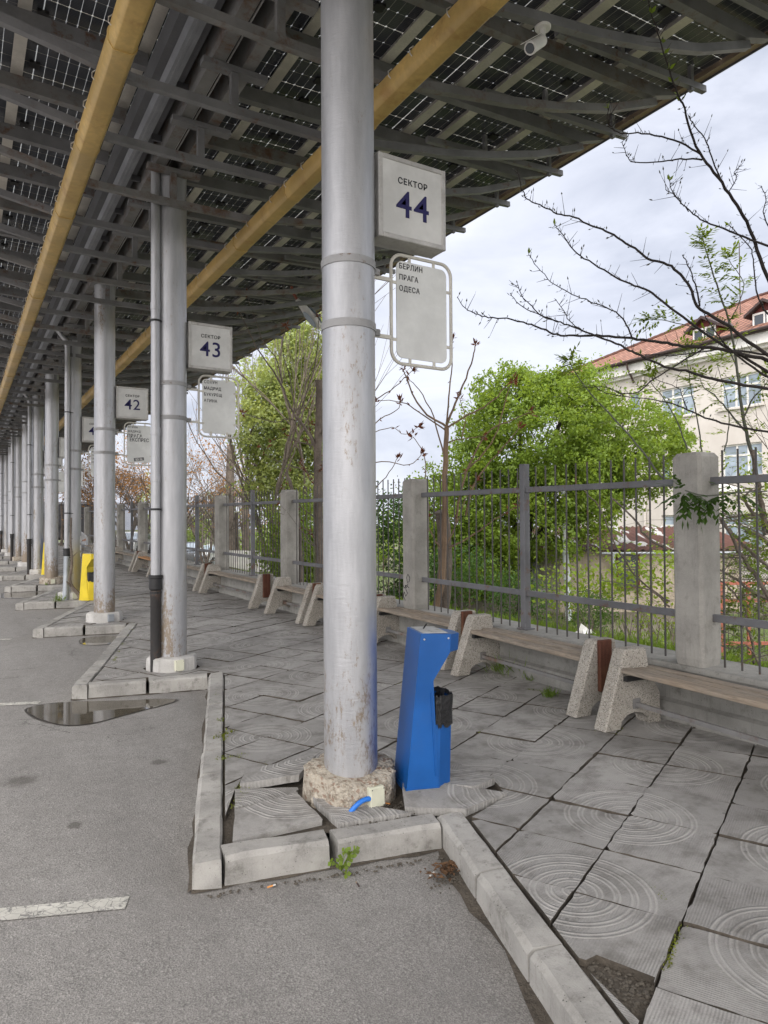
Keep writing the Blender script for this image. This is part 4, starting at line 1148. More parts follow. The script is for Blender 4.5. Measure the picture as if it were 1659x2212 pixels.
def bins():
    rz = math.atan2(-.292, .956)
    c = Vector((2.105, 3.285)); wdir = Vector((.292, .956))
    o = c+wdir*.135
    b0 = make_bin('litter_bin', 'blue metal litter bin with a black bag liner, beside the near column', (o.x, o.y, .034), rz, BLUE)
    b0.rotation_euler[1] = R(1.6)
    for k, lab in ((3, 'yellow metal litter bin beside the column with yellow smears'), (5, 'yellow litter bin farther down the row, barely showing')):
        y = P_COL[k]-.42; dup(b0, (XC+.13, y, gz(XC, y)+.004), R(-38), lab, None, {BLUE: YELB})

# ------------------------------------------------------------------ benches, wall, fence
def support_poly():
    # front at x=0, ground z=0 ; slanted front and back, arch cut out below
    p = [(0, 0), (.10, .0)]
    for i in range(7):
        a = math.pi*(1-i/6); p.append((.29+.15*math.cos(a), .105*math.sin(a)))
    p += [(.47, 0), (.56, 0), (.55, .22), (.44, .40), (.41, .55), (.215, .55), (.19, .52)]
    return p
def make_support(dy, name='support'):
    b = MB(); poly = support_poly(); t = .115; e = .012
    # chamfered extrusion
    cx = sum(p[0] for p in poly)/len(poly); cz = sum(p[1] for p in poly)/len(poly)
    ins = [(p[0]+(cx-p[0])*.035, p[1]+(cz-p[1])*.03 if p[1] > .01 else p[1]) for p in poly]
    n = len(poly); vs = []
    for y, pl in ((dy, ins), (dy+e, poly), (dy+t-e, poly), (dy+t, ins)): vs += [(p, y, q) for p, q in pl]
    fs = [tuple(range(n)), tuple(range(4*n-1, 3*n-1, -1))]+[(i*n+k, (i+1)*n+k, (i+1)*n+(k+1) % n, i*n+(k+1) % n) for i in range(3) for k in range(n)]
    b.add(vs, fs); return b
BX = 4.0
def benches():
    spans = [(.6, 3.56, 0, 'slatted bench nearest the camera at the right edge'), (3.79, 5.46, 1, 'slatted bench between the two red-boarded ends right of the blue bin'),
             (5.62, 7.25, 2, 'slatted bench behind the blue bin'), (7.4, 8.96, 3, 'slatted bench seen just left of the near column'),
             (9.1, 10.4, 4, 'pale slatted bench below the third concrete pillar'), (11.0, 13.9, 5, 'long weathered bench beneath the pillar by the white board'),
             (14.2, 17.9, 6, 'long bench half hidden by the sector 43 column'), (18.3, 20.2, 7, 'bench with orange-brown planks'), (20.5, 23.6, 8, 'bench just right of the sector 42 column'),
             (24.0, 27.4, 9, 'far bench between the columns'), (27.7, 31.6, 10, 'far bench the seated person uses')]
    for y0, y1, i, lab in spans:
        ym = (y0+y1)/2; L = y1-y0; bx = {0: 3.77, 1: 3.955, 2: 4.03}.get(i, BX+.06); z = gz(bx+.3, ym)
        t = thing('bench', lab, 'bench', (bx, ym, z), {0: -.05, 1: -.045}.get(i, 0), 'benches along the low wall')
        slope = .0125
        for s, yy in ((1, L/2-.115), (-1, -L/2)):
            b = make_support(yy); b.v = [(p[0], p[1], p[2]+slope*p[1]) for p in b.v]
            o = b.build('support', TERR, t)
            if s < 0:
                b = MB(); b.cbox((.225, -L/2-.032, .17), (.345, -L/2+.004, .555), .004); b.v = [(p[0], p[1], p[2]+slope*p[1]) for p in b.v]
                b.build('end_board', REDB, o)
        r = random.Random(i)
        for j, (xx, w) in enumerate(((.208, .088), (.333, .084), (.45, .08))):
            b = MB(); dz = r.uniform(-.006, .006)
            yA, yB = -L/2+.02, L/2-.09
            b.cbox((xx-w/2, yA+r.uniform(-.02, .02), .385+dz), (xx+w/2, yB, .42+dz), .004)
            b.v = [(p[0], p[1], p[2]+slope*p[1]+.004*math.sin(p[1]*2+j)) for p in b.v]
            b.build('seat_plank', WOODO if i == 7 else WOOD, t)
        b = MB(); b.box((.18, L/2-.15, .352), (.48, L/2-.11, .384)); b.box((.18, -L/2+.1, .352), (.48, -L/2+.14, .384)); b.build('bearer', BLACK, t)
        b = MB(); b.bar((.3, -L/2+.1, .16), (.3, L/2-.1, .16), .022, .03)
        for yy in (-L/2+.118, L/2-.118): b.box((.27, yy-.004, .13), (.34, yy+.004, .2))
        b.v = [(p[0], p[1], p[2]+slope*p[1]) for p in b.v]
        b.build('tie_rod', STEELR, t)
WX = 4.49
PIL = [-.35, 3.245, 6.92, 10.6, 14.03, 17.6, 21.2, 24.4, 27.9, 31.4]
def walls():
    b = MB(); r = random.Random(1)
    ys = list(np.arange(-3, 32.5, .9)); vs = []; fs = []
    for y in ys:
        g = gz(4.5, y); y = float(y)
        for (x, z) in ((WX-.035, -.25), (WX-.035, .13), (WX, .15), (WX+.005, .365), (WX-.03, .375), (WX-.03, .415), (WX+.38, .42), (WX+.38, -.5)):
            vs.append((x+r.uniform(-.004, .004), y, z+g))
    n = 8
    for i in range(len(ys)-1):
        for k in range(n-1): fs.append((i*n+k, i*n+k+1, (i+1)*n+k+1, (i+1)*n+k))
    fs += [tuple(range(n)), tuple((len(ys)-1)*n+k for k in range(n-1, -1, -1))]
    b.add(vs, [f[::-1] for f in fs])
    o = b.build('low_wall', WALLC); tag(o, 'long low concrete wall behind the benches carrying the fence', 'wall')
    lab = ['pillar', 'smooth concrete pillar at the right edge with a leafy sprig against it', 'concrete pillar with black graffiti right of the near column', 'concrete pillar left of the near column',
           'concrete pillar right of the sector 43 column']
    nums = ['first', 'second', 'third', 'fourth', 'fifth', 'sixth', 'seventh', 'eighth']
    for i, y in enumerate(PIL):
        if i == 0: continue
        z = gz(4.5, y)+.42
        t = thing('fence_pillar', lab[i] if i < 5 else 'concrete fence pillar beyond the sector 43 column, %s in the line there' % nums[i-5], 'pillar', (WX+.10, y, z), 0, 'concrete pillars of the fence')
        H = 2.0+.01*(i % 3)-z+(.0125*(y-3.2))*.35; H = max(H, 1.5)
        w = .118; c = .022
        def octo(s, c): return [(-s, -s+c), (-s+c, -s), (s-c, -s), (s, -s+c), (s, s-c), (s-c, s), (-s+c, s), (-s, s-c)]
        b = MB(); vs = []; rr = random.Random(i)
        for s, cc, zz in ((w-.012, c, -.02), (w, c, .05), (w, c, H*.5), (w, c, H-.03), (w-.02, c, H)): vs += [(p+rr.uniform(-.0015, .0015), q+rr.uniform(-.0015, .0015), zz) for p, q in octo(s, cc)]
        b.add(vs, [(a*8+k, a*8+(k+1) % 8, (a+1)*8+(k+1) % 8, (a+1)*8+k) for a in range(4) for k in range(8)]+[tuple(range(32, 40))])
        b.build('shaft', CONC, t)
        if i == 2:
            g = MB(); px = -w-.002
            for st in ([(.02,.42),(-.02,.46),(-.05,.42),(-.03,.36),(.01,.38),(.02,.42)], [(-.02,.35),(-.05,.30),(-.08,.33),(-.06,.27),(-.03,.24),(-.07,.2),(-.1,.25),(-.12,.2),(-.08,.15)], [(0,.3),(-.06,.33),(-.1,.29),(-.12,.32)]):
                g.tube([(px, -yy*1.0-.03, zz-.06) for yy, zz in st], .0035, 5)
            g.build('graffiti_tag', INK, t)
    # fence bays between the pillars
    for i in range(len(PIL)-1):
        y0, y1 = PIL[i]+.118, PIL[i+1]-.118; ym = (y0+y1)/2; z = gz(4.5, ym)+.42; sl = .0125
        labs = ['fence bay right of the smooth pillar at the right edge', 'fence bay before the yard with the shed, rusty lower rail', 'fence bay directly behind the near column', 'fence bay left of the near column', 'fence bay in front of the white board']
        t = thing('fence_bay', ('steel bar ' + labs[i]) if i < len(labs) else 'steel bar fence bay beyond the sector 43 column, %s from there' % nums[i-5] if i-5 < 8 else 'far steel bar fence bay', 'fence', (WX+.12, ym, z), 0, 'steel bar fence bays')
        L = y1-y0
        def tilt(b): b.v = [(p[0], p[1], p[2]+sl*p[1]) for p in b.v]; return b
        for zz in (.34, 1.315):
            b = MB(); b.cbox((-.02, -L/2-.02, zz-.026), (.02, L/2+.02, zz+.026), .003); tilt(b).build('rail', FENCE, t)
        b = MB(); b.cbox((-.035, -.035, -.0), (.035, .035, 1.56), .004); b.box((-.06, -.06, 0), (.06, .06, .012)); tilt(b).build('post', FENCE, t)
        b = MB(); n = max(6, int(L/.123)); r = random.Random(i)
        for k in range(n):
            y = -L/2+L*(k+.5)/n
            if abs(y) < .06: continue
            b.bar((.026, y+r.uniform(-.004, .004), -.01), (.026, y+r.uniform(-.008, .008), 1.53), .0105, .0105)
        tilt(b).build('bars', BARS, t)
# ------------------------------------------------------------------ branch lines (world coordinates, base radius, tip radius)
TRACE = {
 'thorn': [
  ([(5.946,3.275,3.129),(5.658,3.348,3.593),(5.514,3.34,3.805),(5.372,3.332,3.952),(5.199,3.344,4.093),(5.028,3.353,4.231),(4.86,3.362,4.344),(4.719,3.353,4.509),(4.627,3.317,4.594),(4.528,3.286,4.621),(4.407,3.266,4.735),(4.288,3.245,4.898),(4.17,3.223,5.036),(4.061,3.196,5.151)],0.022,0.004),
  ([(4.879,3.364,4.335),(4.697,3.414,4.4),(4.494,3.476,4.429),(4.342,3.51,4.421),(4.192,3.542,4.394),(4.09,3.545,4.412),(4.027,3.523,4.447),(3.996,3.483,4.489)],0.01,0.003),
  ([(4.932,3.391,4.319),(4.733,3.441,4.293),(4.569,3.471,4.25),(4.328,3.546,4.211),(4.24,3.529,4.236),(4.16,3.505,4.304)],0.009,0.003),
  ([(5.808,3.229,3.704),(5.48,3.34,3.788),(5.311,3.358,3.809),(5.077,3.414,3.859),(4.914,3.428,3.887),(4.753,3.44,3.951),(4.618,3.436,4.031),(4.545,3.396,4.062)],0.013,0.003),
  ([(4.844,3.453,3.919),(4.728,3.443,3.975),(4.622,3.429,3.991),(4.52,3.412,3.998)],0.006,0.003),
  ([(5.172,3.367,4.155),(5.02,3.367,4.35),(4.902,3.347,4.463),(4.755,3.347,4.535),(4.664,3.313,4.548)],0.009,0.004),
  ([(5.206,3.348,4.116),(5.224,3.296,4.216),(5.176,3.285,4.238),(5.19,3.237,4.269)],0.005,0.003),
  ([(5.639,3.211,3.805),(5.472,3.231,3.935),(5.423,3.18,4.06),(5.325,3.159,4.116)],0.008,0.003),
  ([(5.947,3.282,2.79),(5.723,3.359,2.883),(5.506,3.432,3.013),(5.358,3.464,3.102),(5.194,3.505,3.168),(5.05,3.535,3.234),(4.957,3.532,3.375),(4.848,3.54,3.456),(4.725,3.558,3.517),(4.554,3.605,3.548),(4.45,3.611,3.587),(4.307,3.64,3.654),(4.165,3.669,3.7),(4.034,3.692,3.727),(3.889,3.723,3.766),(3.745,3.754,3.773),(3.65,3.756,3.794),(3.525,3.775,3.817),(3.44,3.77,3.857),(3.37,3.754,3.992)],0.02,0.004),
  ([(5.941,3.404,2.73),(5.604,3.517,2.902),(5.274,3.627,3.069),(4.915,3.753,3.312),(4.734,3.775,3.389),(4.573,3.786,3.405),(4.365,3.825,3.468),(4.177,3.852,3.538),(4.025,3.857,3.587),(3.922,3.832,3.643),(3.83,3.803,3.678),(3.738,3.772,3.693)],0.016,0.003),
  ([(4.557,3.763,2.961),(4.493,3.749,3.031),(4.407,3.746,3.114),(4.29,3.764,3.159),(4.174,3.781,3.184),(4.044,3.807,3.217),(3.899,3.841,3.259),(3.788,3.855,3.309),(3.662,3.876,3.404),(3.577,3.874,3.482)],0.009,0.003),
  ([(6.084,3.316,2.812),(5.816,3.414,2.864),(5.591,3.487,2.904),(5.349,3.569,2.943),(5.111,3.65,2.941),(4.911,3.709,2.959),(4.697,3.775,2.976),(4.502,3.83,2.983),(4.294,3.893,2.984),(4.106,3.945,2.967),(3.953,3.976,2.963),(3.818,3.994,2.997),(3.684,4.012,3.02),(3.522,4.047,3.043),(3.362,4.082,3.037),(3.266,4.078,3.049),(3.156,4.081,3.07),(3.07,4.07,3.139)],0.022,0.003),
  ([(5.948,3.286,2.576),(5.55,3.466,2.64),(5.278,3.57,2.682),(5.096,3.62,2.723),(4.865,3.7,2.763),(4.654,3.766,2.841),(4.513,3.792,2.888),(4.34,3.836,2.944),(4.17,3.879,2.989),(4.035,3.901,3.023),(3.901,3.922,3.047),(3.77,3.942,3.071),(3.671,3.942,3.13),(3.574,3.941,3.188),(3.508,3.92,3.266)],0.018,0.003),
  ([(3.909,3.917,3.044),(3.726,3.949,3.085),(3.57,3.964,3.13),(3.462,3.949,3.199)],0.006,0.003),
  ([(4.062,3.827,2.981),(3.932,3.826,3.028),(3.851,3.796,3.082),(3.748,3.778,3.152)],0.005,0.003),
  ([(6.149,3.392,2.876),(5.887,3.455,2.922),(5.528,3.577,2.953),(5.279,3.634,2.924),(5.036,3.688,2.874),(4.695,3.8,2.857)],0.014,0.005),
  ([(5.225,3.596,2.934),(4.995,3.659,2.799),(4.769,3.72,2.667),(4.597,3.749,2.538),(4.428,3.773,2.523),(4.277,3.786,2.553),(4.072,3.831,2.545)],0.01,0.003),
  ([(6.086,3.328,2.23),(5.797,3.413,2.263),(5.447,3.535,2.316),(5.205,3.591,2.367),(5.019,3.615,2.416),(4.819,3.646,2.463),(4.54,3.726,2.49),(4.283,3.792,2.516),(4.144,3.787,2.559)],0.014,0.003),
  ([(5.1,3.548,3.245),(5.023,3.514,3.361),(4.913,3.499,3.494),(4.805,3.484,3.585)],0.01,0.004),
  ([(5.741,3.281,3.151),(5.579,3.307,3.234),(5.469,3.299,3.374),(5.394,3.271,3.549),(5.303,3.253,3.681),(5.114,3.293,3.811)],0.012,0.004),
  ([(6.049,3.341,2.625),(5.691,3.465,2.798),(5.444,3.523,2.945),(5.288,3.527,3.047),(5.134,3.529,3.185)],0.014,0.005),
  ([(5.019,3.615,2.416),(4.926,3.591,2.503),(4.835,3.567,2.569),(4.597,3.63,2.633)],0.006,0.003),
 ],
 'sapling': [
  ([(6.542,3.89,1.388),(6.501,3.908,1.643),(6.449,3.931,2.039),(6.378,3.966,2.364),(6.327,3.99,2.69),(6.296,4.001,3.015),(6.234,4.029,3.41),(6.133,4.082,3.759),(6.056,4.122,4.038),(6.021,4.14,4.178)],0.028,0.004),
  ([(6.378,3.966,2.364),(6.215,4.031,2.547),(6.092,4.073,2.682),(5.97,4.115,2.77),(5.908,4.121,2.857)],0.01,0.003),
  ([(6.358,3.975,2.504),(6.404,3.904,2.683),(6.451,3.836,2.768),(6.496,3.767,2.899)],0.01,0.003),
  ([(6.47,4.497,2.232),(6.403,4.501,2.578),(6.326,4.511,2.872),(6.271,4.509,3.114),(6.228,4.503,3.256)],0.009,0.003),
  ([(6.342,4.574,2.258),(6.233,4.604,2.529),(6.104,4.647,2.749),(5.976,4.692,2.894),(5.912,4.698,3.012)],0.009,0.003),
  ([(6.032,4.536,1.849),(5.84,4.569,2.039),(5.578,4.642,2.345),(5.28,4.736,2.645),(5.087,4.77,2.821),(4.957,4.768,2.947),(4.868,4.742,3.013)],0.012,0.003),
  ([(6.477,4.26,2.21),(6.518,4.23,2.452),(6.496,4.237,2.744),(6.411,4.28,3.084)],0.008,0.003),
  ([(6.42,4.045,2.896),(6.262,4.076,3.191),(6.035,4.151,3.319),(5.693,4.296,3.399),(5.513,4.346,3.397)],0.007,0.003),
  ([(6.234,4.029,3.41),(6.281,3.959,3.562),(6.289,3.911,3.735),(6.138,3.958,3.953)],0.006,0.003),
 ],
 'thicket': [
  ([(5.829,3.398,0.773),(5.704,3.467,1.045),(5.626,3.512,1.163),(5.548,3.555,1.326),(5.47,3.598,1.48),(5.419,3.627,1.57)],0.022,0.012),
  ([(6.025,3.507,1.056),(5.896,3.581,1.207),(5.784,3.646,1.329),(5.687,3.702,1.441),(5.623,3.739,1.516)],0.018,0.01),
  ([(5.927,3.454,0.834),(5.81,3.553,0.897),(5.73,3.628,0.988),(5.666,3.694,1.061),(5.609,3.756,1.101)],0.016,0.008),
  ([(5.917,3.447,1.477),(5.822,3.53,1.57),(5.751,3.602,1.571),(5.672,3.68,1.553),(5.639,3.729,1.535)],0.012,0.006),
  ([(5.611,3.425,0.201),(5.62,3.456,0.319),(5.636,3.482,0.491),(5.628,3.521,0.666),(5.636,3.552,0.798),(5.573,3.626,0.95),(5.517,3.696,1.03)],0.016,0.006),
  ([(5.582,3.327,0.171),(5.569,3.371,0.295),(5.563,3.411,0.42),(5.534,3.465,0.503),(5.489,3.531,0.471),(5.444,3.598,0.475),(5.428,3.645,0.523)],0.012,0.005),
  ([(6.123,3.56,1.286),(6.041,3.608,1.353),(5.96,3.656,1.411),(5.903,3.689,1.439)],0.02,0.018),
  ([(5.678,3.471,1.568),(5.608,3.511,1.686),(5.616,3.505,1.749),(5.685,3.462,1.776),(5.747,3.424,1.811)],0.014,0.006),
  ([(5.756,3.529,2.12),(5.781,3.518,1.955),(5.805,3.507,1.771),(5.845,3.487,1.569),(5.877,3.471,1.422)],0.02,0.024),
  ([(5.608,3.754,1.218),(5.705,3.657,1.209),(5.792,3.566,1.219),(5.847,3.495,1.165)],0.007,0.006),
  ([(6.884,5.218,0.627),(6.583,5.393,0.883),(6.363,5.517,1.266),(6.198,5.607,1.681),(6.033,5.701,1.905)],0.012,0.006),
  ([(5.852,4.436,0.704),(5.8,4.62,0.855),(5.695,4.837,0.9),(5.581,5.06,0.947)],0.01,0.004),
  ([(5.997,4.57,1.237),(5.968,4.779,1.374),(5.981,4.961,1.576),(5.912,5.193,1.788)],0.016,0.008),
 ],
 'shoot': [
  ([(5.182,7.413,0.377),(5.261,7.358,0.751),(5.296,7.315,1.692),(5.301,7.298,2.31),(5.31,7.283,2.746)],0.05,0.03),
  ([(5.31,7.283,2.746),(4.999,7.388,2.956),(4.802,7.42,3.346),(4.726,7.385,3.439)],0.016,0.005),
  ([(5.31,7.283,2.746),(5.371,7.242,2.964),(5.49,7.163,3.275),(5.595,7.092,3.618),(5.621,7.073,3.789)],0.018,0.006),
  ([(5.31,7.282,2.793),(5.355,7.287,3.127),(5.4,7.289,3.541),(5.434,7.299,3.895)],0.013,0.005),
  ([(5.332,7.27,2.746),(5.499,7.079,2.889),(5.662,6.891,2.999),(5.796,6.719,3.197),(5.828,6.61,3.273)],0.014,0.005),
  ([(5.305,7.287,2.7),(4.991,7.432,2.93),(4.786,7.513,3.05),(4.504,7.643,3.077)],0.011,0.004),
  ([(5.306,7.291,2.528),(5.346,7.188,2.566),(5.49,7.023,2.588),(5.58,6.891,2.594)],0.01,0.004),
  ([(5.478,7.326,1.53),(5.48,7.247,1.874),(5.562,7.118,2.306),(5.709,6.952,2.67),(5.88,6.776,2.784),(6.08,6.583,2.901)],0.018,0.005),
  ([(5.495,7.185,2.152),(5.676,7.013,2.395),(5.801,6.872,2.698),(5.872,6.761,3.15),(5.911,6.677,3.278)],0.013,0.005),
  ([(5.585,7.26,1.623),(5.629,7.107,2.058),(5.803,6.878,2.389),(5.971,6.653,2.713)],0.015,0.005),
  ([(5.28,7.309,2.404),(5.209,7.419,2.882),(5.083,7.564,3.242),(5.01,7.683,3.383)],0.011,0.004),
  ([(5.479,7.184,2.62),(5.505,7.163,2.87),(5.45,7.191,3.12)],0.009,0.004),
  ([(5.179,7.502,1.689),(5.146,7.515,2.005),(5.128,7.518,2.384),(4.999,7.589,2.637)],0.01,0.004),
  ([(4.41,8.052,2.973),(4.666,7.856,3.156),(4.865,7.693,3.338),(4.995,7.572,3.495)],0.01,0.004),
  ([(4.412,8.06,2.558),(4.667,7.861,2.87),(4.84,7.716,2.99),(4.862,7.661,3.095)],0.009,0.004),
  ([(4.414,8.066,2.239),(4.68,7.827,2.327),(4.942,7.593,2.271),(5.039,7.454,2.405)],0.009,0.004),
  ([(4.416,8.076,1.729),(4.644,7.894,2.012),(4.789,7.763,2.231),(4.825,7.7,2.36)],0.009,0.004),
  ([(4.412,8.058,2.686),(4.618,7.904,2.713),(4.795,7.767,2.771),(4.918,7.666,2.672),(5.053,7.554,2.762)],0.007,0.003),
  ([(5.259,7.23,1.253),(5.359,7.125,1.57),(5.428,7.038,1.85),(5.511,6.944,2.058)],0.01,0.004),
  ([(5.349,7.294,1.214),(5.562,7.045,1.392),(5.708,6.837,1.567),(5.91,6.595,1.737)],0.013,0.006),
  ([(5.273,7.341,1.179),(5.076,7.336,1.431),(5.004,7.259,1.607)],0.012,0.006),
 ],
 'stump': [
  ([(5.318,7.509,0.265),(5.356,7.466,0.484),(5.378,7.428,0.993),(5.353,7.418,1.428),(5.313,7.422,1.682)],0.1,0.085),
 ],
 'left': [
  ([(5.264,10.868,0.219),(5.247,10.861,1.001),(5.23,10.854,1.784),(5.213,10.846,2.567),(5.235,10.812,3.506),(5.219,10.811,3.975)],0.085,0.06),
  ([(5.222,10.837,2.704),(5.077,10.84,2.999),(4.876,10.877,3.291),(4.792,10.848,3.348),(4.536,10.911,3.931),(4.2,11.024,4.442),(3.922,11.099,5.045)],0.035,0.006),
  ([(4.89,10.907,3.279),(4.65,10.935,3.282),(4.471,10.927,3.219),(3.986,11.099,3.354)],0.012,0.005),
  ([(4.931,10.997,3.379),(5.026,10.963,3.651),(5.179,10.888,4.195),(5.246,10.867,4.674),(5.255,10.881,5.088)],0.016,0.005),
  ([(4.873,11.031,3.446),(4.813,11.055,3.985),(4.695,11.115,4.456),(4.751,11.072,4.893)],0.012,0.005),
  ([(4.658,11.033,3.898),(4.558,11.045,4.291),(4.345,11.127,4.616),(4.102,11.217,5.37)],0.011,0.004),
  ([(4.835,10.658,0.263),(4.813,10.659,0.793),(4.777,10.664,1.55),(4.664,10.718,2.156),(4.598,10.753,2.383)],0.04,0.025),
 ],
}
# ------------------------------------------------------------------ vegetation helpers
class Leaves:
    """collects leaf blades (diamond shaped, slightly folded faces) as arrays"""
    def __init__(s): s.V = []; s.F = []; s.n = 0
    def blade(s, p, d, L, w, up=None):
        d = d.normalized(); u = up if up is not None else Vector((rnd.gauss(0,1), rnd.gauss(0,1), rnd.gauss(0,1)))
        sd = d.cross(u)
        sd = sd.normalized() if sd.length > 1e-5 else d.orthogonal().normalized()
        n = sd.cross(d); m = p+d*L*.45-n*w*.18
        s.V += [p, m+sd*w*.5+n*w*.15, p+d*L, m-sd*w*.5+n*w*.15]
        s.F.append((s.n, s.n+1, s.n+2, s.n+3)); s.n += 4
    def compound(s, p, d, L=.14, k=4, w=.017, droop=.5):
        d = d.normalized(); up = Vector((0,0,1)); sd = d.cross(up); sd = sd.normalized() if sd.length > 1e-4 else Vector((1,0,0))
        for i in range(k+1):
            t = (i+1)/(k+1); q = p+d*L*t-up*droop*L*.35*t*t
            dd = (d-up*droop*.7*t).normalized()
            if i == k: s.blade(q, dd, L*.42, w*1.3, up)
            else:
                for sg in (1, -1): s.blade(q, (dd*.7+sd*sg*1.0-up*.25+Vector((rnd.gauss(0,.15), rnd.gauss(0,.15), rnd.gauss(0,.15)))), L*.42, w*1.2, up)
    def build(s, name, m, parent=None, kind=None):
        if not s.V: return
        return np_mesh(name, np.array([tuple(v) for v in s.V], np.float32), np.array(s.F), m, parent, kind)

def leaf_cloud(C, spread, size, flat=.35):
    """C: n x 3 leaf positions -> diamond leaves with random tilt"""
    n = len(C)
    d = rng.normal(size=(n, 3)); d /= np.linalg.norm(d, axis=1)[:, None]
    a = rng.normal(size=(n, 3)); a[:, 2] += flat*2; s = np.cross(d, a); s /= np.linalg.norm(s, axis=1)[:, None]+1e-9
    L = size*(.65+.7*rng.random(n))[:, None]; w = L*.62
    P = C
    V = np.stack([P-d*L*.5, P+s*w*.5, P+d*L*.5, P-s*w*.5], 1).reshape(-1, 3)
    F = np.arange(4*n).reshape(n, 4)
    return V, F
def crown_points(ells, n, clump=.28, origin=(0,0,0), shell=.55, thin=0., per=26):
    """leaf positions gathered in clumps over the outer part of several overlapping lobes"""
    out = []; vol = np.array([e[3]*e[4]*e[3] for e in ells]); vol = vol/vol.sum()
    for e, v in zip(ells, vol):
        m = int(n*v); k = max(4, m//per)
        d = rng.normal(size=(k, 3)); d /= np.linalg.norm(d, axis=1)[:, None]
        r = shell+(1.06-shell)*rng.random(k)**.6; r *= 1+.16*np.sin(d[:, 0]*7+e[0])*np.cos(d[:, 2]*6+e[1]); r = np.where(rng.random(k) < .07, r*1.18, r)
        c = d*r[:, None]*np.array([e[3], e[3], e[4]])+np.array(e[:3])
        if thin: c = c[rng.random(len(c)) > thin]
        cs = clump*(.6+.8*rng.random(len(c)))
        p = np.repeat(c, per, 0)+rng.normal(size=(len(c)*per, 3))*np.repeat(cs, per)[:, None]*np.array([.5, .5, .36])
        out.append(p)
    return np.concatenate(out)-np.array(origin)

def limb(mb, p, d, L, r, lev, maxlev, spread=.6, up=.25, n=5, seg=4, tips=None, kids=(2, 3)):
    pts = [p]; rads = [r]; q = p.copy(); dd = d.normalized()
    for i in range(seg):
        dd = (dd+Vector((rnd.gauss(0,.13), rnd.gauss(0,.13), rnd.gauss(0,.1)+up*.12))).normalized()
        q = q+dd*L/seg; pts.append(q.copy()); rads.append(r*(1-.5*(i+1)/seg))
    mb.tube(pts, rads, max(3, n-lev if lev < 2 else 3), caps=False)
    if tips is not None:
        for i in range(1 if lev else 3, len(pts)): tips.append((pts[i], dd.copy(), lev))
    if lev < maxlev:
        for _ in range(rnd.randint(*kids)):
            i = rnd.randint(max(1, seg//2), seg); a = rnd.uniform(0, 2*math.pi)
            sd = dd.orthogonal().normalized(); sd = Matrix.Rotation(a, 3, dd) @ sd
            limb(mb, pts[i], dd+sd*spread*rnd.uniform(.6, 1.3), L*rnd.uniform(.55, .8), rads[i]*.68, lev+1, maxlev, spread, up, n, max(3, seg-1), tips, kids)

def shift(pts, o): return [(p[0]-o[0], p[1]-o[1], p[2]-o[2]) for p in pts]
def resamp(pts, n=4):
    """smooth path through the given points"""
    P = [Vector(p) for p in pts]; out = []
    for i in range(len(P)-1):
        p0, p1, p2, p3 = P[max(0, i-1)], P[i], P[i+1], P[min(len(P)-1, i+2)]
        for k in range(n):
            t = k/n; out.append(.5*((2*p1)+(p2-p0)*t+(2*p0-5*p1+4*p2-p3)*t*t+(3*p1-p0-3*p2+p3)*t**3))
    return out+[P[-1]]

def traced(key, o, sides=6, wob=.006, fat=1.):
    mb = MB(); paths = []
    for pts, r0, r1 in TRACE[key]:
        p = resamp(shift(pts, o), 4); n = len(p)
        p = [q+Vector((rnd.gauss(0, wob), rnd.gauss(0, wob), rnd.gauss(0, wob))) if 0 < i < n-1 else q for i, q in enumerate(p)]
        rr = [fat*(r0+(r1-r0)*(i/(n-1))**.8) for i in range(n)]
        mb.tube(p, rr, sides); paths.append((p, rr))
    return mb, paths

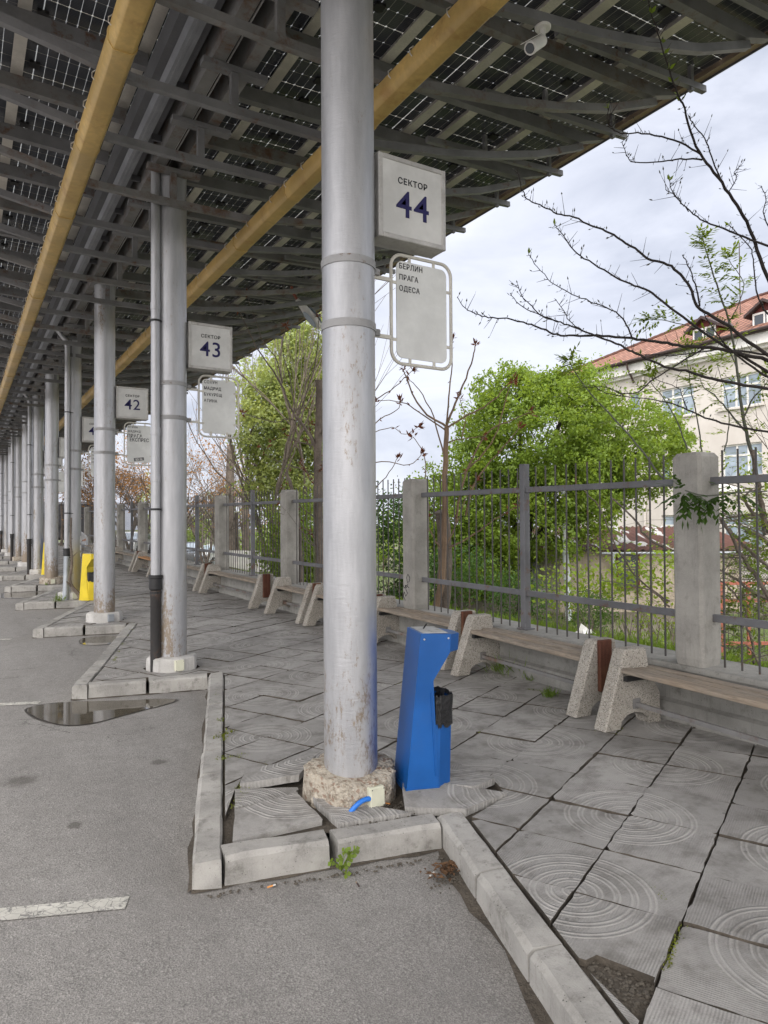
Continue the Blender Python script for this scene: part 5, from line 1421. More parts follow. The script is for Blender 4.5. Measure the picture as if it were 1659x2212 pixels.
def vegetation():
    # ---- thorny bare tree reaching in from the right
    o = (6.6, 3.1, tz(6.6, 3.1)); t = thing('thorn_tree', 'nearly bare dark thorny tree reaching in from the right edge', 'tree', o)
    mb, paths = traced('thorn', o, 6, .003, .78)
    mb.tube(resamp([(0, 0, -.1), (.03, -.02, 1.2), (.0, .03, 2.2), (-.15, .1, 2.9), (-.65, .17, 3.129-o[2])], 4), [.07-.045*(i/16) for i in range(17)], 8)
    for p, rr in paths[1:]:                       # limbs that start outside the picture run back to the trunk
        q = p[0]
        if any((q-v).length < .14 for pp, _ in paths if pp is not p for v in pp): continue
        z = max(.9, min(q.z-.7, 2.6)); d = (p[0]-p[2]).normalized()
        mb.tube(resamp([(0, 0, z), (q.x*.35, q.y*.35, z+(q.z-z)*.35), tuple(q+d*.12), tuple(q)], 4), [rr[0]*1.5-rr[0]*.5*(i/12) for i in range(13)], 6)
    buds = Leaves(); lv = Leaves()
    for p, rr in paths:
        for i in range(2, len(p)):
            for _ in range(2):
                if rnd.random() > .85: continue
                q = p[i-1].lerp(p[i], rnd.random()); d = (p[i]-p[i-1]).normalized()
                sd = Vector((rnd.gauss(0,1), rnd.gauss(0,1), rnd.gauss(0,1)+.5)).cross(d).normalized()
                a = (sd+d*.5).normalized(); l = rnd.uniform(.012, .04) if rnd.random() < .8 else rnd.uniform(.06, .16)
                mb.tube([q, q+a*l], [.0028, .0012], 3, caps=False)
                if rnd.random() < .45: buds.blade(q+a*l, (a+Vector((0,0,.5))), rnd.uniform(.02, .04), .012)
        if rnd.random() < .5:
            q = p[-1]
            for _ in range(3): lv.blade(q, Vector((rnd.gauss(0,.6), rnd.gauss(0,.6), 1)), .05, .02)
    tp = paths[0][0]
    for i in range(len(tp)*2//3, len(tp), 2):
        for _ in range(2): lv.blade(tp[i], Vector((rnd.gauss(0,1), rnd.gauss(0,1), .4)), .055, .03)
    mb.build('trunk', BARKD, t, smooth=True); buds.build('leaves', BARKG, t); lv.build('leaves', L_ASH, t)  # the first mesh holds buds, though its object is called leaves
    # ---- leafy saplings behind the fence
    o = (6.9, 3.7, tz(6.9, 3.7)); t = thing('leafy_sapling', 'tall thin leafy sapling with yellow-green feathery leaves in front of the pale building', 'tree', o)
    mb, paths = traced('sapling', o, 6, .003)
    lv = Leaves()
    for p, rr in paths:
        n = len(p)
        for i in range(int(n*.3), n):
            for _ in range(4 if i > n*.6 else 2):
                if rnd.random() > .8: continue
                d = (p[i]-p[i-1]).normalized(); sd = Vector((rnd.gauss(0,1), rnd.gauss(0,1), rnd.gauss(0,1))).cross(d).normalized()
                lv.compound(p[i], (sd+d*.6+Vector((0,0,.25))), rnd.uniform(.09, .2), 4, .019, rnd.uniform(.2, 1.))
        for _ in range(6): lv.compound(p[-1], (p[-1]-p[-2]).normalized()+Vector((rnd.gauss(0,.6), rnd.gauss(0,.6), .3)), rnd.uniform(.08, .14), 4, .016, .3)
    mb.build('stem', BARKG, t, smooth=True); lv.build('leaves', L_ASH, t)
    # ---- tangled thicket at the right edge
    o = (6.5, 4.2, tz(6.5, 4.2)); t = thing('tangled_shrub', 'tangled shrub with twisted stems right of the near smooth pillar', 'shrub', o)
    mb, paths = traced('thicket', o, 6, .006)
    for _ in range(80):
        p = Vector((rnd.uniform(.1, 1.2), rnd.uniform(-1.0, .4), rnd.uniform(.1, 1.9))); d = Vector((-1+rnd.gauss(0,.3), rnd.gauss(0,.6), rnd.gauss(0,.45)))
        limb(mb, p, d, rnd.uniform(.5, 1.1), .007, 1, 2, .5, 0, 4, 5)
    lv = Leaves()
    for p, rr in paths:
        for i in range(1, len(p)):
            if rnd.random() < .55:
                d = Vector((rnd.gauss(0,1), rnd.gauss(0,1), rnd.gauss(0,.7))); lv.compound(p[i]+d*.05, d, rnd.uniform(.1, .18), 4, .02, .6)
    for e in ((.55, .25, 1.95, .4, .45), (.65, .2, 1.5, .35, .45), (.5, .3, 1.1, .3, .35), (.7, .15, .7, .3, .35), (.4, .4, .55, .2, .25), (.9, 0, 1.3, .4, .6)):
        for _ in range(85):
            p = Vector((e[0]+rnd.gauss(0, e[3]*.6), e[1]+rnd.gauss(0, e[3]*.6), e[2]+rnd.gauss(0, e[4]*.6)-o[2]*.0))
            lv.compound(p, Vector((rnd.gauss(0,1), rnd.gauss(0,1), rnd.gauss(0,.4))), rnd.uniform(.1, .19), 4, .021, .6)
    mb.build('stem', BARK, t, smooth=True); lv.build('leaves', L_ASH, t)
    # sprig hanging in front of the smooth pillar
    o = (4.6, 2.93, 1.7); t = thing('leafy_sprig', 'dark green leafy sprig hanging against the smooth near pillar', 'plant', o)
    mb = MB(); q = Vector((-.34, .20, 0)); path = resamp([(.15, -.12, .02), (-.05, -.02, .01), (-.22, .09, -.01), (-.32, .18, .03)], 3); mb.tube(path, .005, 5); mb.build('stem', BARKG, t)
    lv = Leaves(); rt = Vector((.857, -.515, 0))
    for p in path[3:]:
        for _ in range(3):
            d = rt*rnd.gauss(-.2, .9)+Vector((0, 0, rnd.gauss(-.5, .7)))+Vector((-.25, -.4, 0))*rnd.random(); lv.compound(p+rt*rnd.gauss(0,.03), d, rnd.uniform(.1, .17), 4, .023, .7)
    for dx, dz in ((-.9, .5), (-.6, .9), (-.1, -1), (.1, -1.1), (-.9, -.3), (.5, -.2)):
        lv.compound(path[-1], rt*dx+Vector((0,0,dz)), .17, 4, .026, .6)
    lv.build('leaves', L_DARK, t)
    # ---- cut tree with long new shoots
    o = (5.2, 7.4, tz(5.2, 7.4)); t = thing('pollarded_tree', 'cut-back tree with long bare shoots and red-brown buds in front of the green crown', 'tree', o)
    mb, _ = traced('stump', o, 12, .004); 
    s0 = TRACE['stump'][0][0][0]; b0 = Vector((s0[0]-o[0], s0[1]-o[1], s0[2]-o[2]))
    mb.tube([b0+Vector((-.06, .05, -.5)), b0+Vector((-.03,.02,-.15)), b0+Vector((0,0,.05))], [.19, .14, .1], 12)
    mb.build('trunk', BARK, t, smooth=True)
    mb, paths = traced('shoot', o, 6, .005); lv = Leaves()
    for p, rr in paths:
        tip = p[-1]; d = (p[-1]-p[-3]).normalized()
        if rr[-1] < .02:
            for _ in range(11): lv.blade(tip+Vector((rnd.gauss(0,.012), rnd.gauss(0,.012), rnd.gauss(0,.02))), d+Vector((rnd.gauss(0,.75), rnd.gauss(0,.75), rnd.gauss(0,.6))), rnd.uniform(.05, .11), .026)
            for i in range(len(p)//3, len(p)-1, 2):
                for _ in range(rnd.randint(-2, 2)): lv.blade(p[i], Vector((rnd.gauss(0,1), rnd.gauss(0,1), rnd.gauss(0,1)+.4)), rnd.uniform(.03, .08), .02)
    mb.build('shoot', TWIG, t, smooth=True); lv.build('leaves', BUD, t)  # blades here are the red-brown buds on the shoots
    # ---- pollarded trunk beside the near column
    o = (5.25, 10.9, tz(5.25, 10.9)); t = thing('pollarded_tree', 'bare brown trunk with few long branches just left of the near column', 'tree', o)
    mb, paths = traced('left', o, 9, .005); lv = Leaves()
    for p, rr in paths:
        if rr[-1] < .01:
            for _ in range(12): lv.blade(p[-1], Vector((rnd.gauss(0,1), rnd.gauss(0,1), rnd.gauss(0,1))), rnd.uniform(.06, .13), .03)
    tips = []
    for _ in range(16):
        q = Vector((.05, -.03, rnd.uniform(.7, 3.0))); limb(mb, q, Vector((rnd.gauss(-.5,.5), rnd.gauss(.2,.6), .5)), rnd.uniform(.5, 1.), .012, 1, 2, .5, .3, 5, 4, tips)
    for p, d, l in tips:
        if rnd.random() < .3:
            for _ in range(4): lv.blade(p, Vector((rnd.gauss(0,1), rnd.gauss(0,1), rnd.gauss(0,1))), rnd.uniform(.05, .1), .028)
    mb.build('trunk', BARK, t, smooth=True); lv.build('leaves', BUD, t)
    # ---- the big round green tree
    ells = [(14.8,15.55,4.01,2.26,2.05),(16.8,14.36,3.72,1.85,1.44),(13.51,16.35,3.2,1.37,1.3),(14.58,15.74,1.82,2.05,1.37),(12.93,16.73,1.56,1.37,1.23),(14.21,15.88,5.38,1.16,.82),(15.56,15.07,5.38,1.1,.82),(17.74,13.79,3.99,.82,.75),(12.23,17.15,1.98,1.1,1.23),(13.2,16.5,.4,1.3,1.0),(12.3,17.0,.6,1.0,.9),(15.4,15.2,2.6,1.9,1.1)]
    o = (14.8, 16.4, tz(14.8, 16.4)); t = thing('round_tree', 'big round bright green tree in front of the pale building', 'tree', o)
    P = crown_points(ells, 125000, .31, o, .6, .08, 70)
    V, F = leaf_cloud(P, 0, .10); np_mesh('crown', V, F, L_MID, t)
    mb = MB(); tr = [(0,0,-.2), (.05,-.05,1.2), (0,0,2.2)]; mb.tube(tr, [.28,.22,.2], 10)
    for e in ells[:9]: mb.tube(resamp([(0,0,1.6), ((e[0]-o[0])*.4, (e[1]-o[1])*.4, 1.9+(e[2]-o[2]-1.9)*.5), (e[0]-o[0], e[1]-o[1], e[2]-o[2])], 4), [.12-.085*i/8 for i in range(9)], 6)
    for _ in range(50):
        e = rnd.choice(ells[:9]); limb(mb, Vector((e[0]-o[0], e[1]-o[1], e[2]-o[2]-.2)), Vector((rnd.gauss(0,1), rnd.gauss(0,1), rnd.gauss(.2,.8))), e[3]*.6, .03, 1, 2, .6, .2, 5, 4)
    mb.build('trunk', BARKD, t, smooth=True)
    # ---- tall pale green tree left of the near column
    ells = [(9.39,21.09,6.55,1.05,1.95),(8.88,21.42,5.05,1.2,1.8),(9.91,20.82,4.3,.9,1.95),(8.36,21.73,5.36,.9,1.65),(9.4,21.16,2.8,1.2,1.65),(8.37,21.77,3.11,.75,1.35),(9.12,21.22,7.75,.68,.9),(10.02,20.68,7.44,.75,1.2),(10.2,20.6,5.8,.9,1.6)]
    o = (9.3, 21.4, tz(9.3, 21.4)); t = thing('poplar_tree', 'tall pale green tree with many upright stems left of the near column', 'tree', o)
    P = crown_points(ells, 44000, .34, o, .2, .1, 40)
    V, F = leaf_cloud(P, 0, .11); np_mesh('crown', V, F, L_BIRCH, t)
    mb = MB()
    for i in range(13):
        a = rnd.uniform(0, 6.28); q = Vector((math.cos(a)*.5, math.sin(a)*.5, -.2)); d = Vector((math.cos(a)*.12-.08, math.sin(a)*.12+.04, 1)); tips = []
        limb(mb, q, d, rnd.uniform(4.5, 6.5), .055, 0, 2, .22, .5, 7, 7, tips, (4, 6))
    mb.build('trunk', BARK, t, smooth=True)
    # ---- shrubs behind the fence
    for nm, lab, ells, n, sz, m, grp in (
        ('bush', 'dense green bush right behind the pillar with graffiti', [(8.42,13.6,1.7,.63,.63),(8.69,13.46,1.03,.63,.94),(9.77,12.82,.4,.73,.63),(9.14,13.2,.3,.63,.63),(8.9,13.3,-.2,.9,.5)], 9000, .075, L_DARK, None),
        ('bush', 'green bush at the foot of the pale tree, left of the near column', [(6.14,13.82,1.08,.59,.78),(6.48,13.63,.58,.49,.49),(5.68,14.1,.98,.39,.59),(6.3,13.71,1.66,.59,.59),(6.2,13.8,.2,.8,.4)], 9000, .07, L_MID, None),
        ('bush', 'far green leafy bush seen past the sector 43 column', [(13.0,53.6,3.2,1.4,2.4),(16.5,51.5,2.1,1.4,1.7),(14.2,53.0,1.1,1.7,1.4),(12.7,53.3,-.3,2.5,1.3)], 9000, .22, L_BIRCH, None),
        ('bush', 'dark undergrowth bush behind the white board', [(12.6,31.4,.3,1.3,.9),(14,30,.2,1.6,1.0)], 5000, .13, L_MID, None),
        ('bush', 'low bush against the shed wall', [(11.19,13.14,-.1,.44,.5),(11.81,12.77,-.35,.44,.5),(13.05,12.04,-.55,.55,.5)], 5000, .06, L_DARK, None),
        ('bush', 'pale thin bush before the shed door', [(9.27,8.45,.64,.6,.5),(9.74,8.17,.38,.47,.47),(8.67,8.81,.31,.39,.47),(10.15,7.94,-.25,.31,.4),(10.3,7.7,.7,.5,.5)], 1700, .075, L_ASH, None),
        ('bush', 'low bush at the far end of the yard by the parked cars', [(18,46,.2,2.2,1.3),(20.5,44,.4,2.2,1.6),(15,50,.6,2,1.8),(24,40,.5,2.5,1.7)], 7000, .2, L_MID, None),
        ):
        c = (sum(e[0] for e in ells)/len(ells), sum(e[1] for e in ells)/len(ells)); o = (c[0], c[1], tz(*c))
        t = thing(nm, lab, 'bush', o); P = crown_points(ells, n, .3 if sz < .1 else .5, o, .4); P = P[P[:, 2] > -.05]
        V, F = leaf_cloud(P, 0, sz); np_mesh('foliage', V, F, m, t)
        mb = MB()
        for e in ells:
            for _ in range(5): limb(mb, Vector((e[0]-o[0]+rnd.gauss(0,.1), e[1]-o[1]+rnd.gauss(0,.1), -.1)), Vector((rnd.gauss(0,.35), rnd.gauss(0,.35), 1)), max(.5, (e[2]+e[4]-o[2])*.3), .012 if sz < .1 else .03, 0, 2, .5, .3, 5, 4)
        mb.build('stem', BARK, t)
    # ---- bare and bronze trees further along
    spots = [(8.1,39.4,7.0,.5,'ORG'), (6.3,41,5.8,.5,'ORG'), (4.9,43.5,6.0,.5,'ORG'), (9.4,37.5,8.6,.6,'ORG'), (11.1,36.5,9.0,.35,'BARE'), (12.4,33.5,7.5,.3,'BARE'), (10.2,30.0,6.8,.2,'BARE'), (13.5,38,9.0,.35,'BARE'), (8.0,31.5,6.0,.3,'ORG'), (7.0,36,6.2,.35,'ORG')]
    nm = ['first', 'second', 'third', 'fourth', 'fifth', 'sixth', 'seventh', 'eighth', 'ninth', 'tenth']
    for i, (x, y, h, den, kd) in enumerate(spots):
        o = (x, y, tz(x, y)); t = thing('bare_tree', ('bronze-budded' if kd == 'ORG' else 'bare grey')+' tree in the far yard beyond the fence', 'tree', o, 0, 'bronze-budded trees beyond the fence' if kd == 'ORG' else 'bare trees beyond the fence')
        mb = MB(); tips = []
        for s in range(3):
            limb(mb, Vector((rnd.gauss(0,.3), rnd.gauss(0,.3), -.2)), Vector((rnd.gauss(0,.2), rnd.gauss(0,.2), 1)), h*.42, .085, 0, 4, .62, .15, 6, 5, tips, (3, 4))
        mb.build('trunk', BARK, t)
        lv = []
        for p, d, l in tips:
            if l >= 2 and rnd.random() < den*.42:
                for _ in range(rnd.randint(2, 5)): lv.append((p.x+rnd.gauss(0,.1), p.y+rnd.gauss(0,.1), p.z+rnd.gauss(0,.1)))
        if lv:
            V, F = leaf_cloud(np.array(lv), 0, .11); np_mesh('leaves', V, F, L_ORG, t)
    for i, (x, y, z1, r, lab) in enumerate(((9.9, 29.1, 5.05, .16, 'tall cut trunk left of the fence post by the white board'), (10.45, 28.8, 3.3, .135, 'short cut trunk between the tall cut trunk and the fence post'), (10.25, 29.4, 2.2, .10, 'thin grey trunk behind the short cut trunk'))):
        o = (x, y, tz(x, y)); t = thing('cut_trunk', lab, 'tree', o, 0, 'cut trunks beyond the fence'); mb = MB(); H = z1-o[2]
        mb.tube([(rnd.gauss(0,.015), rnd.gauss(0,.015), H*k/7-.1) for k in range(8)], [r*(1.35-.4*k/7)+rnd.gauss(0,.006) for k in range(8)], 10)
        for _ in range(5): limb(mb, Vector((0,0,rnd.uniform(.5, H*.9))), Vector((rnd.gauss(0,.6), rnd.gauss(0,.6), .8)), .7, .012, 1, 2, .5, .3, 5, 4)
        mb.build('trunk', BARK, t, smooth=True)
    # ---- grass behind the fence, tufts and moss on the platform
    n = 26000; x = 5.3+rng.random(n)**1.3*11; y = -2+rng.random(n)*24
    keep = (np.sin(x*1.7+y*.9)+np.sin(y*2.1-x*.6)+rng.normal(size=n)*.6 > -.5) & (x > 6.5+.6*np.sin(y*1.3)); x = x[keep]; y = y[keep]; n = len(x)
    z = np.array([tz(a, b) for a, b in zip(x, y)]); h = .07+.13*rng.random(n); a = rng.random(n)*6.28; w = .008+.01*rng.random(n)
    lean = rng.normal(size=(n, 2))*.05
    B = np.stack([x, y, z-.01], 1); sd = np.stack([np.cos(a)*w, np.sin(a)*w, 0*a], 1); T = B+np.stack([lean[:, 0], lean[:, 1], h], 1); Mi = (B+T)*.5-np.stack([lean[:, 0]*.25, lean[:, 1]*.25, -h*.05], 1)
    V = np.stack([B-sd*.6, B+sd*.6, Mi+sd, T, Mi-sd], 1).reshape(-1, 3); F = np.arange(5*n).reshape(n, 5); np_mesh('grass', V, F, L_GRASS, None, 'stuff')
    tufts = [(4.44, 5.30, 60, .17, 'grass tuft by the foot of the bench leg behind the bin'), (4.47, 4.86, 40, .08, 'small grass tuft under the middle of the bench'), (4.2, 4.35, 70, .10, 'grass tuft on the slabs in front of the slatted bench'), (4.42, 5.1, 26, .26, 'tall weed by the low wall under the bench'),
             (1.60, 14.35, 70, .2, 'green weed clump at the foot of the bent galvanised pipe'), (1.75, 18.0, 30, .09, 'weed at the foot of the fifth column'), (3.06, 1.47, 60, .05, 'grass tuft in the joint at the bottom right corner')]
    for x, y, k, h, lab in tufts:
        t = Leaves()
        for _ in range(k):
            s = h*.45; p = Vector((rnd.gauss(0, s*.6), rnd.gauss(0, s*.6), -.005)); d = Vector((rnd.gauss(0,.5), rnd.gauss(0,.5), 1)); t.blade(p, d, h*rnd.uniform(.5, 1.1), .008)
        o = t.build('grass_tuft', L_GRASS); o.location = (x, y, gz(x, y)); tag(o, lab, 'weed')
    t = Leaves()
    def sow(p, q, k, s=.010, L=.011):
        for _ in range(k):
            u = rnd.random(); x = p[0]+(q[0]-p[0])*u+rnd.gauss(0, s); y = p[1]+(q[1]-p[1])*u+rnd.gauss(0, s)
            t.blade(Vector((x, y, gz(x, y)-.006)), Vector((rnd.gauss(0,.8), rnd.gauss(0,.8), 1)), L*rnd.uniform(.6, 1.5), L*.55)
    sow((1.27,3.70), (1.42,3.90), 120, .014); sow((1.36,3.92), (1.72,4.28), 150); sow((1.44,4.48), (1.62,4.44), 110, .02, .015)
    sow((2.34, 1.745), (2.08, 1.62), 110, .010, .013); sow((2.47, 1.98), (2.44, 1.88), 50, .010); sow((3.0, 1.45), (3.15, 1.52), 60, .012, .018); sow((1.56, 4.9), (1.72, 5.02), 60, .02, .022)
    for _ in range(46):
        i, j = rnd.randint(-8, 6), rnd.randint(-4, 14); x = T0[0]+PT*(i*E1[0]+j*E2[0]); y = T0[1]+PT*(i*E1[1]+j*E2[1])
        ax = E1 if rnd.random() < .5 else E2
        if x < 2.0 or x > 4.3 or y < 1: continue
        l = rnd.uniform(.05, .25); sow((x, y), (x+ax[0]*l, y+ax[1]*l), rnd.randint(12, 40), .006, .013)
    for (y0, y1) in ((4.2, 6.9), (8.0, 10.6)):
        for _ in range(8): 
            y = rnd.uniform(y0, y1); u = (y-y0)/(y1-y0); x = 1.42+u*.75; sow((x, y), (x+.02, y+.08), 25, .012, .014)
    t.build('moss', L_MOSS, None, 'stuff')
    # clover growing out of the kerb joint
    o = (1.558, 3.005, -.125); t = thing('clover_weed', 'small leafy green weed growing from the gap between two kerb stones', 'weed', o)
    lv = Leaves(); mb = MB()
    for q in ((-.02,-.02,.10), (.0,-.03,.14), (.03,-.025,.16), (.085,-.04,.13), (.07,-.05,.155), (-.075,-.04,.08), (-.05,-.05,.095), (.0,-.05,.06), (.02,-.06,.085), (-.015,-.07,.02), (.045,-.03,.11)):
        q = Vector((q[0]*.8+rnd.gauss(0,.006), q[1]*.8, q[2]*.62+rnd.gauss(0,.01))); mb.tube([(0,0,0), (q.x*.3, q.y*.6, q.z*.6), tuple(q)], .0018, 4)
        for a in (0, 2.1, 4.2):
            d = Vector((math.cos(a+q.x*40), -.25, math.sin(a+q.x*40))); lv.blade(q, d, .024, .024, Vector((rnd.gauss(0,.4),-1,.5)))
    mb.build('stem', L_MID, t); lv.build('leaves', L_MID, t)
    # dead branch standing against the fourth column
    o = (1.84, 14.42, gz(1.84, 14.42)); t = thing('dead_branch', 'dry brown knotty branch leaning on the column behind the bent pipe', 'branch', o)
    mb = MB(); mb.tube(resamp([(.16,-.1,-.02), (.1,-.06,.12), (.0,-.02,.25), (-.04,.0,.4), (-.0,.02,.7), (-.02,.05,1.1), (.0,.12,1.55)], 4), [.045-.03*(i/24) for i in range(25)], 7)
    mb.tube([(0,-.02,.25), (-.1,-.06,.36)], [.025,.012], 6); mb.tube([(0,.02,.8), (.09,0,.9)], [.01,.004], 5)
    for k in range(9): z = .35+k*.13; mb.tube([(-.02,.03*z,z), (-.02+rnd.choice((-1,1))*.04,.03*z-.03,z+.04)], [.008,.003], 4)
    mb.build('stem', BARK, t, smooth=True)

# ------------------------------------------------------------------ yard: buildings and things beyond the fence
def building():
    g = -1.35; X = 28.0; Y0, Y1 = 2.0, 28.2; ze = 9.3
    t = thing('apartment_building', 'pale cream three-storey building with red tiled hip roof and dormers', 'building', (X, 15, g))
    def L(x, y, z): return (x-X, y-15, z-g)
    wins = [(y0, z0, z1) for y0 in (19.83, 16.75, 13.67, 10.59, 7.5) for z0, z1 in ((6.36, 7.72), (3.45, 4.83), (.5, 1.9))]
    wins = [(y, y+1.78, a, b) for y, a, b in wins]+[(22.75, 23.4, 6.9, 7.85), (21.1, 21.65, 3.45, 4.4)]
    wins = [w for w in wins if not (w[0] == 19.83 and w[2] == 3.45)]
    # wall as a grid with real openings
    b = MB(); ys = sorted({Y0, Y1} | {w[0] for w in wins} | {w[1] for w in wins}); zs = sorted({g-.4, 8.72} | {w[2] for w in wins} | {w[3] for w in wins})
    for i in range(len(ys)-1):
        for j in range(len(zs)-1):
            cy, cz = (ys[i]+ys[i+1])/2, (zs[j]+zs[j+1])/2
            if any(w[0] < cy < w[1] and w[2] < cz < w[3] for w in wins): continue
            b.add([L(X, ys[i], zs[j]), L(X, ys[i+1], zs[j]), L(X, ys[i+1], zs[j+1]), L(X, ys[i], zs[j+1])], [(3,2,1,0)])
    for y0, y1, z0, z1 in wins:
        q = [L(X, y0, z0), L(X, y1, z0), L(X, y1, z1), L(X, y0, z1)]; r = [L(X+.2, y0, z0), L(X+.2, y1, z0), L(X+.2, y1, z1), L(X+.2, y0, z1)]
        b.add(q+r, [(0,1,5,4), (1,2,6,5), (2,3,7,6), (3,0,4,7)])
    b.box(L(X+.25, Y0, g-.4), L(X+12, Y0+.2, 8.72)); b.box(L(X+.25, Y1-.2, g-.4), L(X+12, Y1, 8.72))
    b.build('wall', STUCCO, t)
    for y0, y1, z0, z1 in wins:
        f = MB(); w = .07; xa, xb = X+.1, X+.16
        f.box(L(xa, y0, z0), L(xb, y0+w, z1)); f.box(L(xa, y1-w, z0), L(xb, y1, z1)); f.box(L(xa, y0+w, z0), L(xb, y1-w, z0+w)); f.box(L(xa, y0+w, z1-w), L(xb, y1-w, z1))
        if y1-y0 > 1:
            zt = z0+(z1-z0)*.66
            for u in (.36, .64): yy = y0+(y1-y0)*u; f.box(L(xa, yy-.04, z0+w), L(xb, yy+.04, z1-w))
            f.box(L(xa-.004, y0+w, zt-.04), L(xb-.004, y1-w, zt+.04))
        fo = f.build('window', WHITE, t)
        p = MB(); p.box(L(X+.13, y0+w, z0+w), L(X+.14, y1-w, z1-w)); p.build('pane', GLASS, fo)
        s = MB(); s.box(L(X-.1, y0-.15, z0-.07), L(X+.1, y1+.15, z0-.003)); s.build('sill', STUCCO, fo)
    b = MB(); b.box(L(X-.42, Y0-.3, 8.72), L(X+.1, Y1+.35, 8.8)); b.box(L(X-.36, Y0-.3, 8.8), L(X+.1, Y1+.3, 9.18)); b.box(L(X-.2, Y0, 8.58), L(X-.002, Y1, 8.72)); b.build('cornice', WHITE, t)
    b = MB(); b.box(L(X-.55, Y0-.4, 9.18), L(X-.42, Y1+.45, 9.3)); b.tube([L(X-.62, Y0, 9.27), L(X-.62, Y1+.4, 9.27)], .07, 8); b.tube([L(X-.6, 23.0, 9.25), L(X-.5, 23.0, 8.9), L(X-.2, 23.0, 8.5), L(X-.1, 23, 8.3)], .05, 8); b.build('gutter', BROWN, t)
    b = MB(); b.tube([L(X-.1, 22.45, 8.5), L(X-.1, 22.45, g)], .06, 8); b.build('downpipe', STUCCO, t)
    # hip roof with uv in metres
    d = 7.2; sl = .5; e = .5
    V = [(X-e, Y1+e, ze), (X-e, Y0-e, ze), (X+d, Y0+d, ze+(d+e)*sl), (X+d, Y1-d, ze+(d+e)*sl), (X+2*d+e, Y1+e, ze), (X+2*d+e, Y0-e, ze)]
    V = [L(*p) for p in V]; F = [(0,1,2,3), (4,0,3), (5,4,3,2), (1,5,2)]
    me = bpy.data.meshes.new('roof'); me.from_pydata(V, [], [f[::-1] for f in F]); ul = me.uv_layers.new(name='UVMap')
    for f in me.polygons:
        for li in f.loop_indices:
            v = Vector(V[me.loops[li].vertex_index]); side = abs(f.normal.y) > abs(f.normal.x)
            k = math.sqrt(1+sl*sl)
            ul.data[li].uv = (v.x, (v.z+g)/sl*k) if side else (v.y, (v.z+g)/sl*k)
    me.materials.append(ROOF); me.update(); ro = bpy.data.objects.new('roof', me); col.objects.link(ro); ro.parent = t
    b = MB()
    for a, c in ((V[0], V[3]), (V[3], V[2])):
        a, c = Vector(a), Vector(c); n = int((c-a).length/.35)
        for k in range(n): b.tube([a.lerp(c, k/n), a.lerp(c, (k+1.15)/n)], [.11, .13], 7)
    b.build('ridge_tiles', ROOF, ro)
    for yc in (19.5, 16.7, 13.9, 11.1):
        w, h = 1.25, .62; zb = ze+.32; xf = X-e+.32/sl+.25; zt = zb+h
        dm = MB(); dm.prism([(yc-w/2, zb-.1), (yc+w/2, zb-.1), (yc+w/2, zt), (yc, zt+.38), (yc-w/2, zt)], xf, xf+2.4, axis='x'); dm.v = [L(*p) for p in dm.v]; do = dm.build('dormer', REDW, ro)
        dm = MB()
        for s in (1, -1):
            p0 = Vector((0, 0, zt+.42)); 
            q = [(xf-.28, yc, zt+.46), (xf-.28, yc+s*(w/2+.2), zt-.06), (xf+2.2, yc+s*(w/2+.2), zt-.06), (xf+2.2, yc, zt+.46)]
            q2 = [(x, y, z-.12) for x, y, z in q]; dm.add([L(*p) for p in q+q2], [(0,1,2,3), (7,6,5,4), (0,4,5,1), (1,5,6,2), (3,2,6,7)])
        dm.build('dormer_roof', BROWN, do)
        dm = MB(); xw = xf-.03
        for y0, y1 in ((yc-w/2+.06, yc-.03), (yc+.03, yc+w/2-.06)):
            dm.box(L(xw-.03, y0, zb), L(xw, y0+.07, zt-.04)); dm.box(L(xw-.03, y1-.07, zb), L(xw, y1, zt-.04)); dm.box(L(xw-.03, y0+.07, zb), L(xw, y1-.07, zb+.08)); dm.box(L(xw-.03, y0+.07, zt-.12), L(xw, y1-.07, zt-.04))
        wo = dm.build('window', WHITE, do)
        dm = MB(); dm.box(L(xw-.012, yc-w/2+.1, zb+.06), L(xw-.006, yc+w/2-.1, zt-.1)); dm.build('pane', GLASSD, wo)
        dm = MB(); dm.box(L(xw-.1, yc-w/2-.02, zb-.1), L(xw, yc+w/2+.02, zb-.003)); dm.build('sill', BROWN, wo)
    b = MB(); b.tube([L(X+3.2, 19.6, 11.2), L(X+3.2, 19.6, 14.6)], .025, 6); b.build('aerial', BROWN, ro)

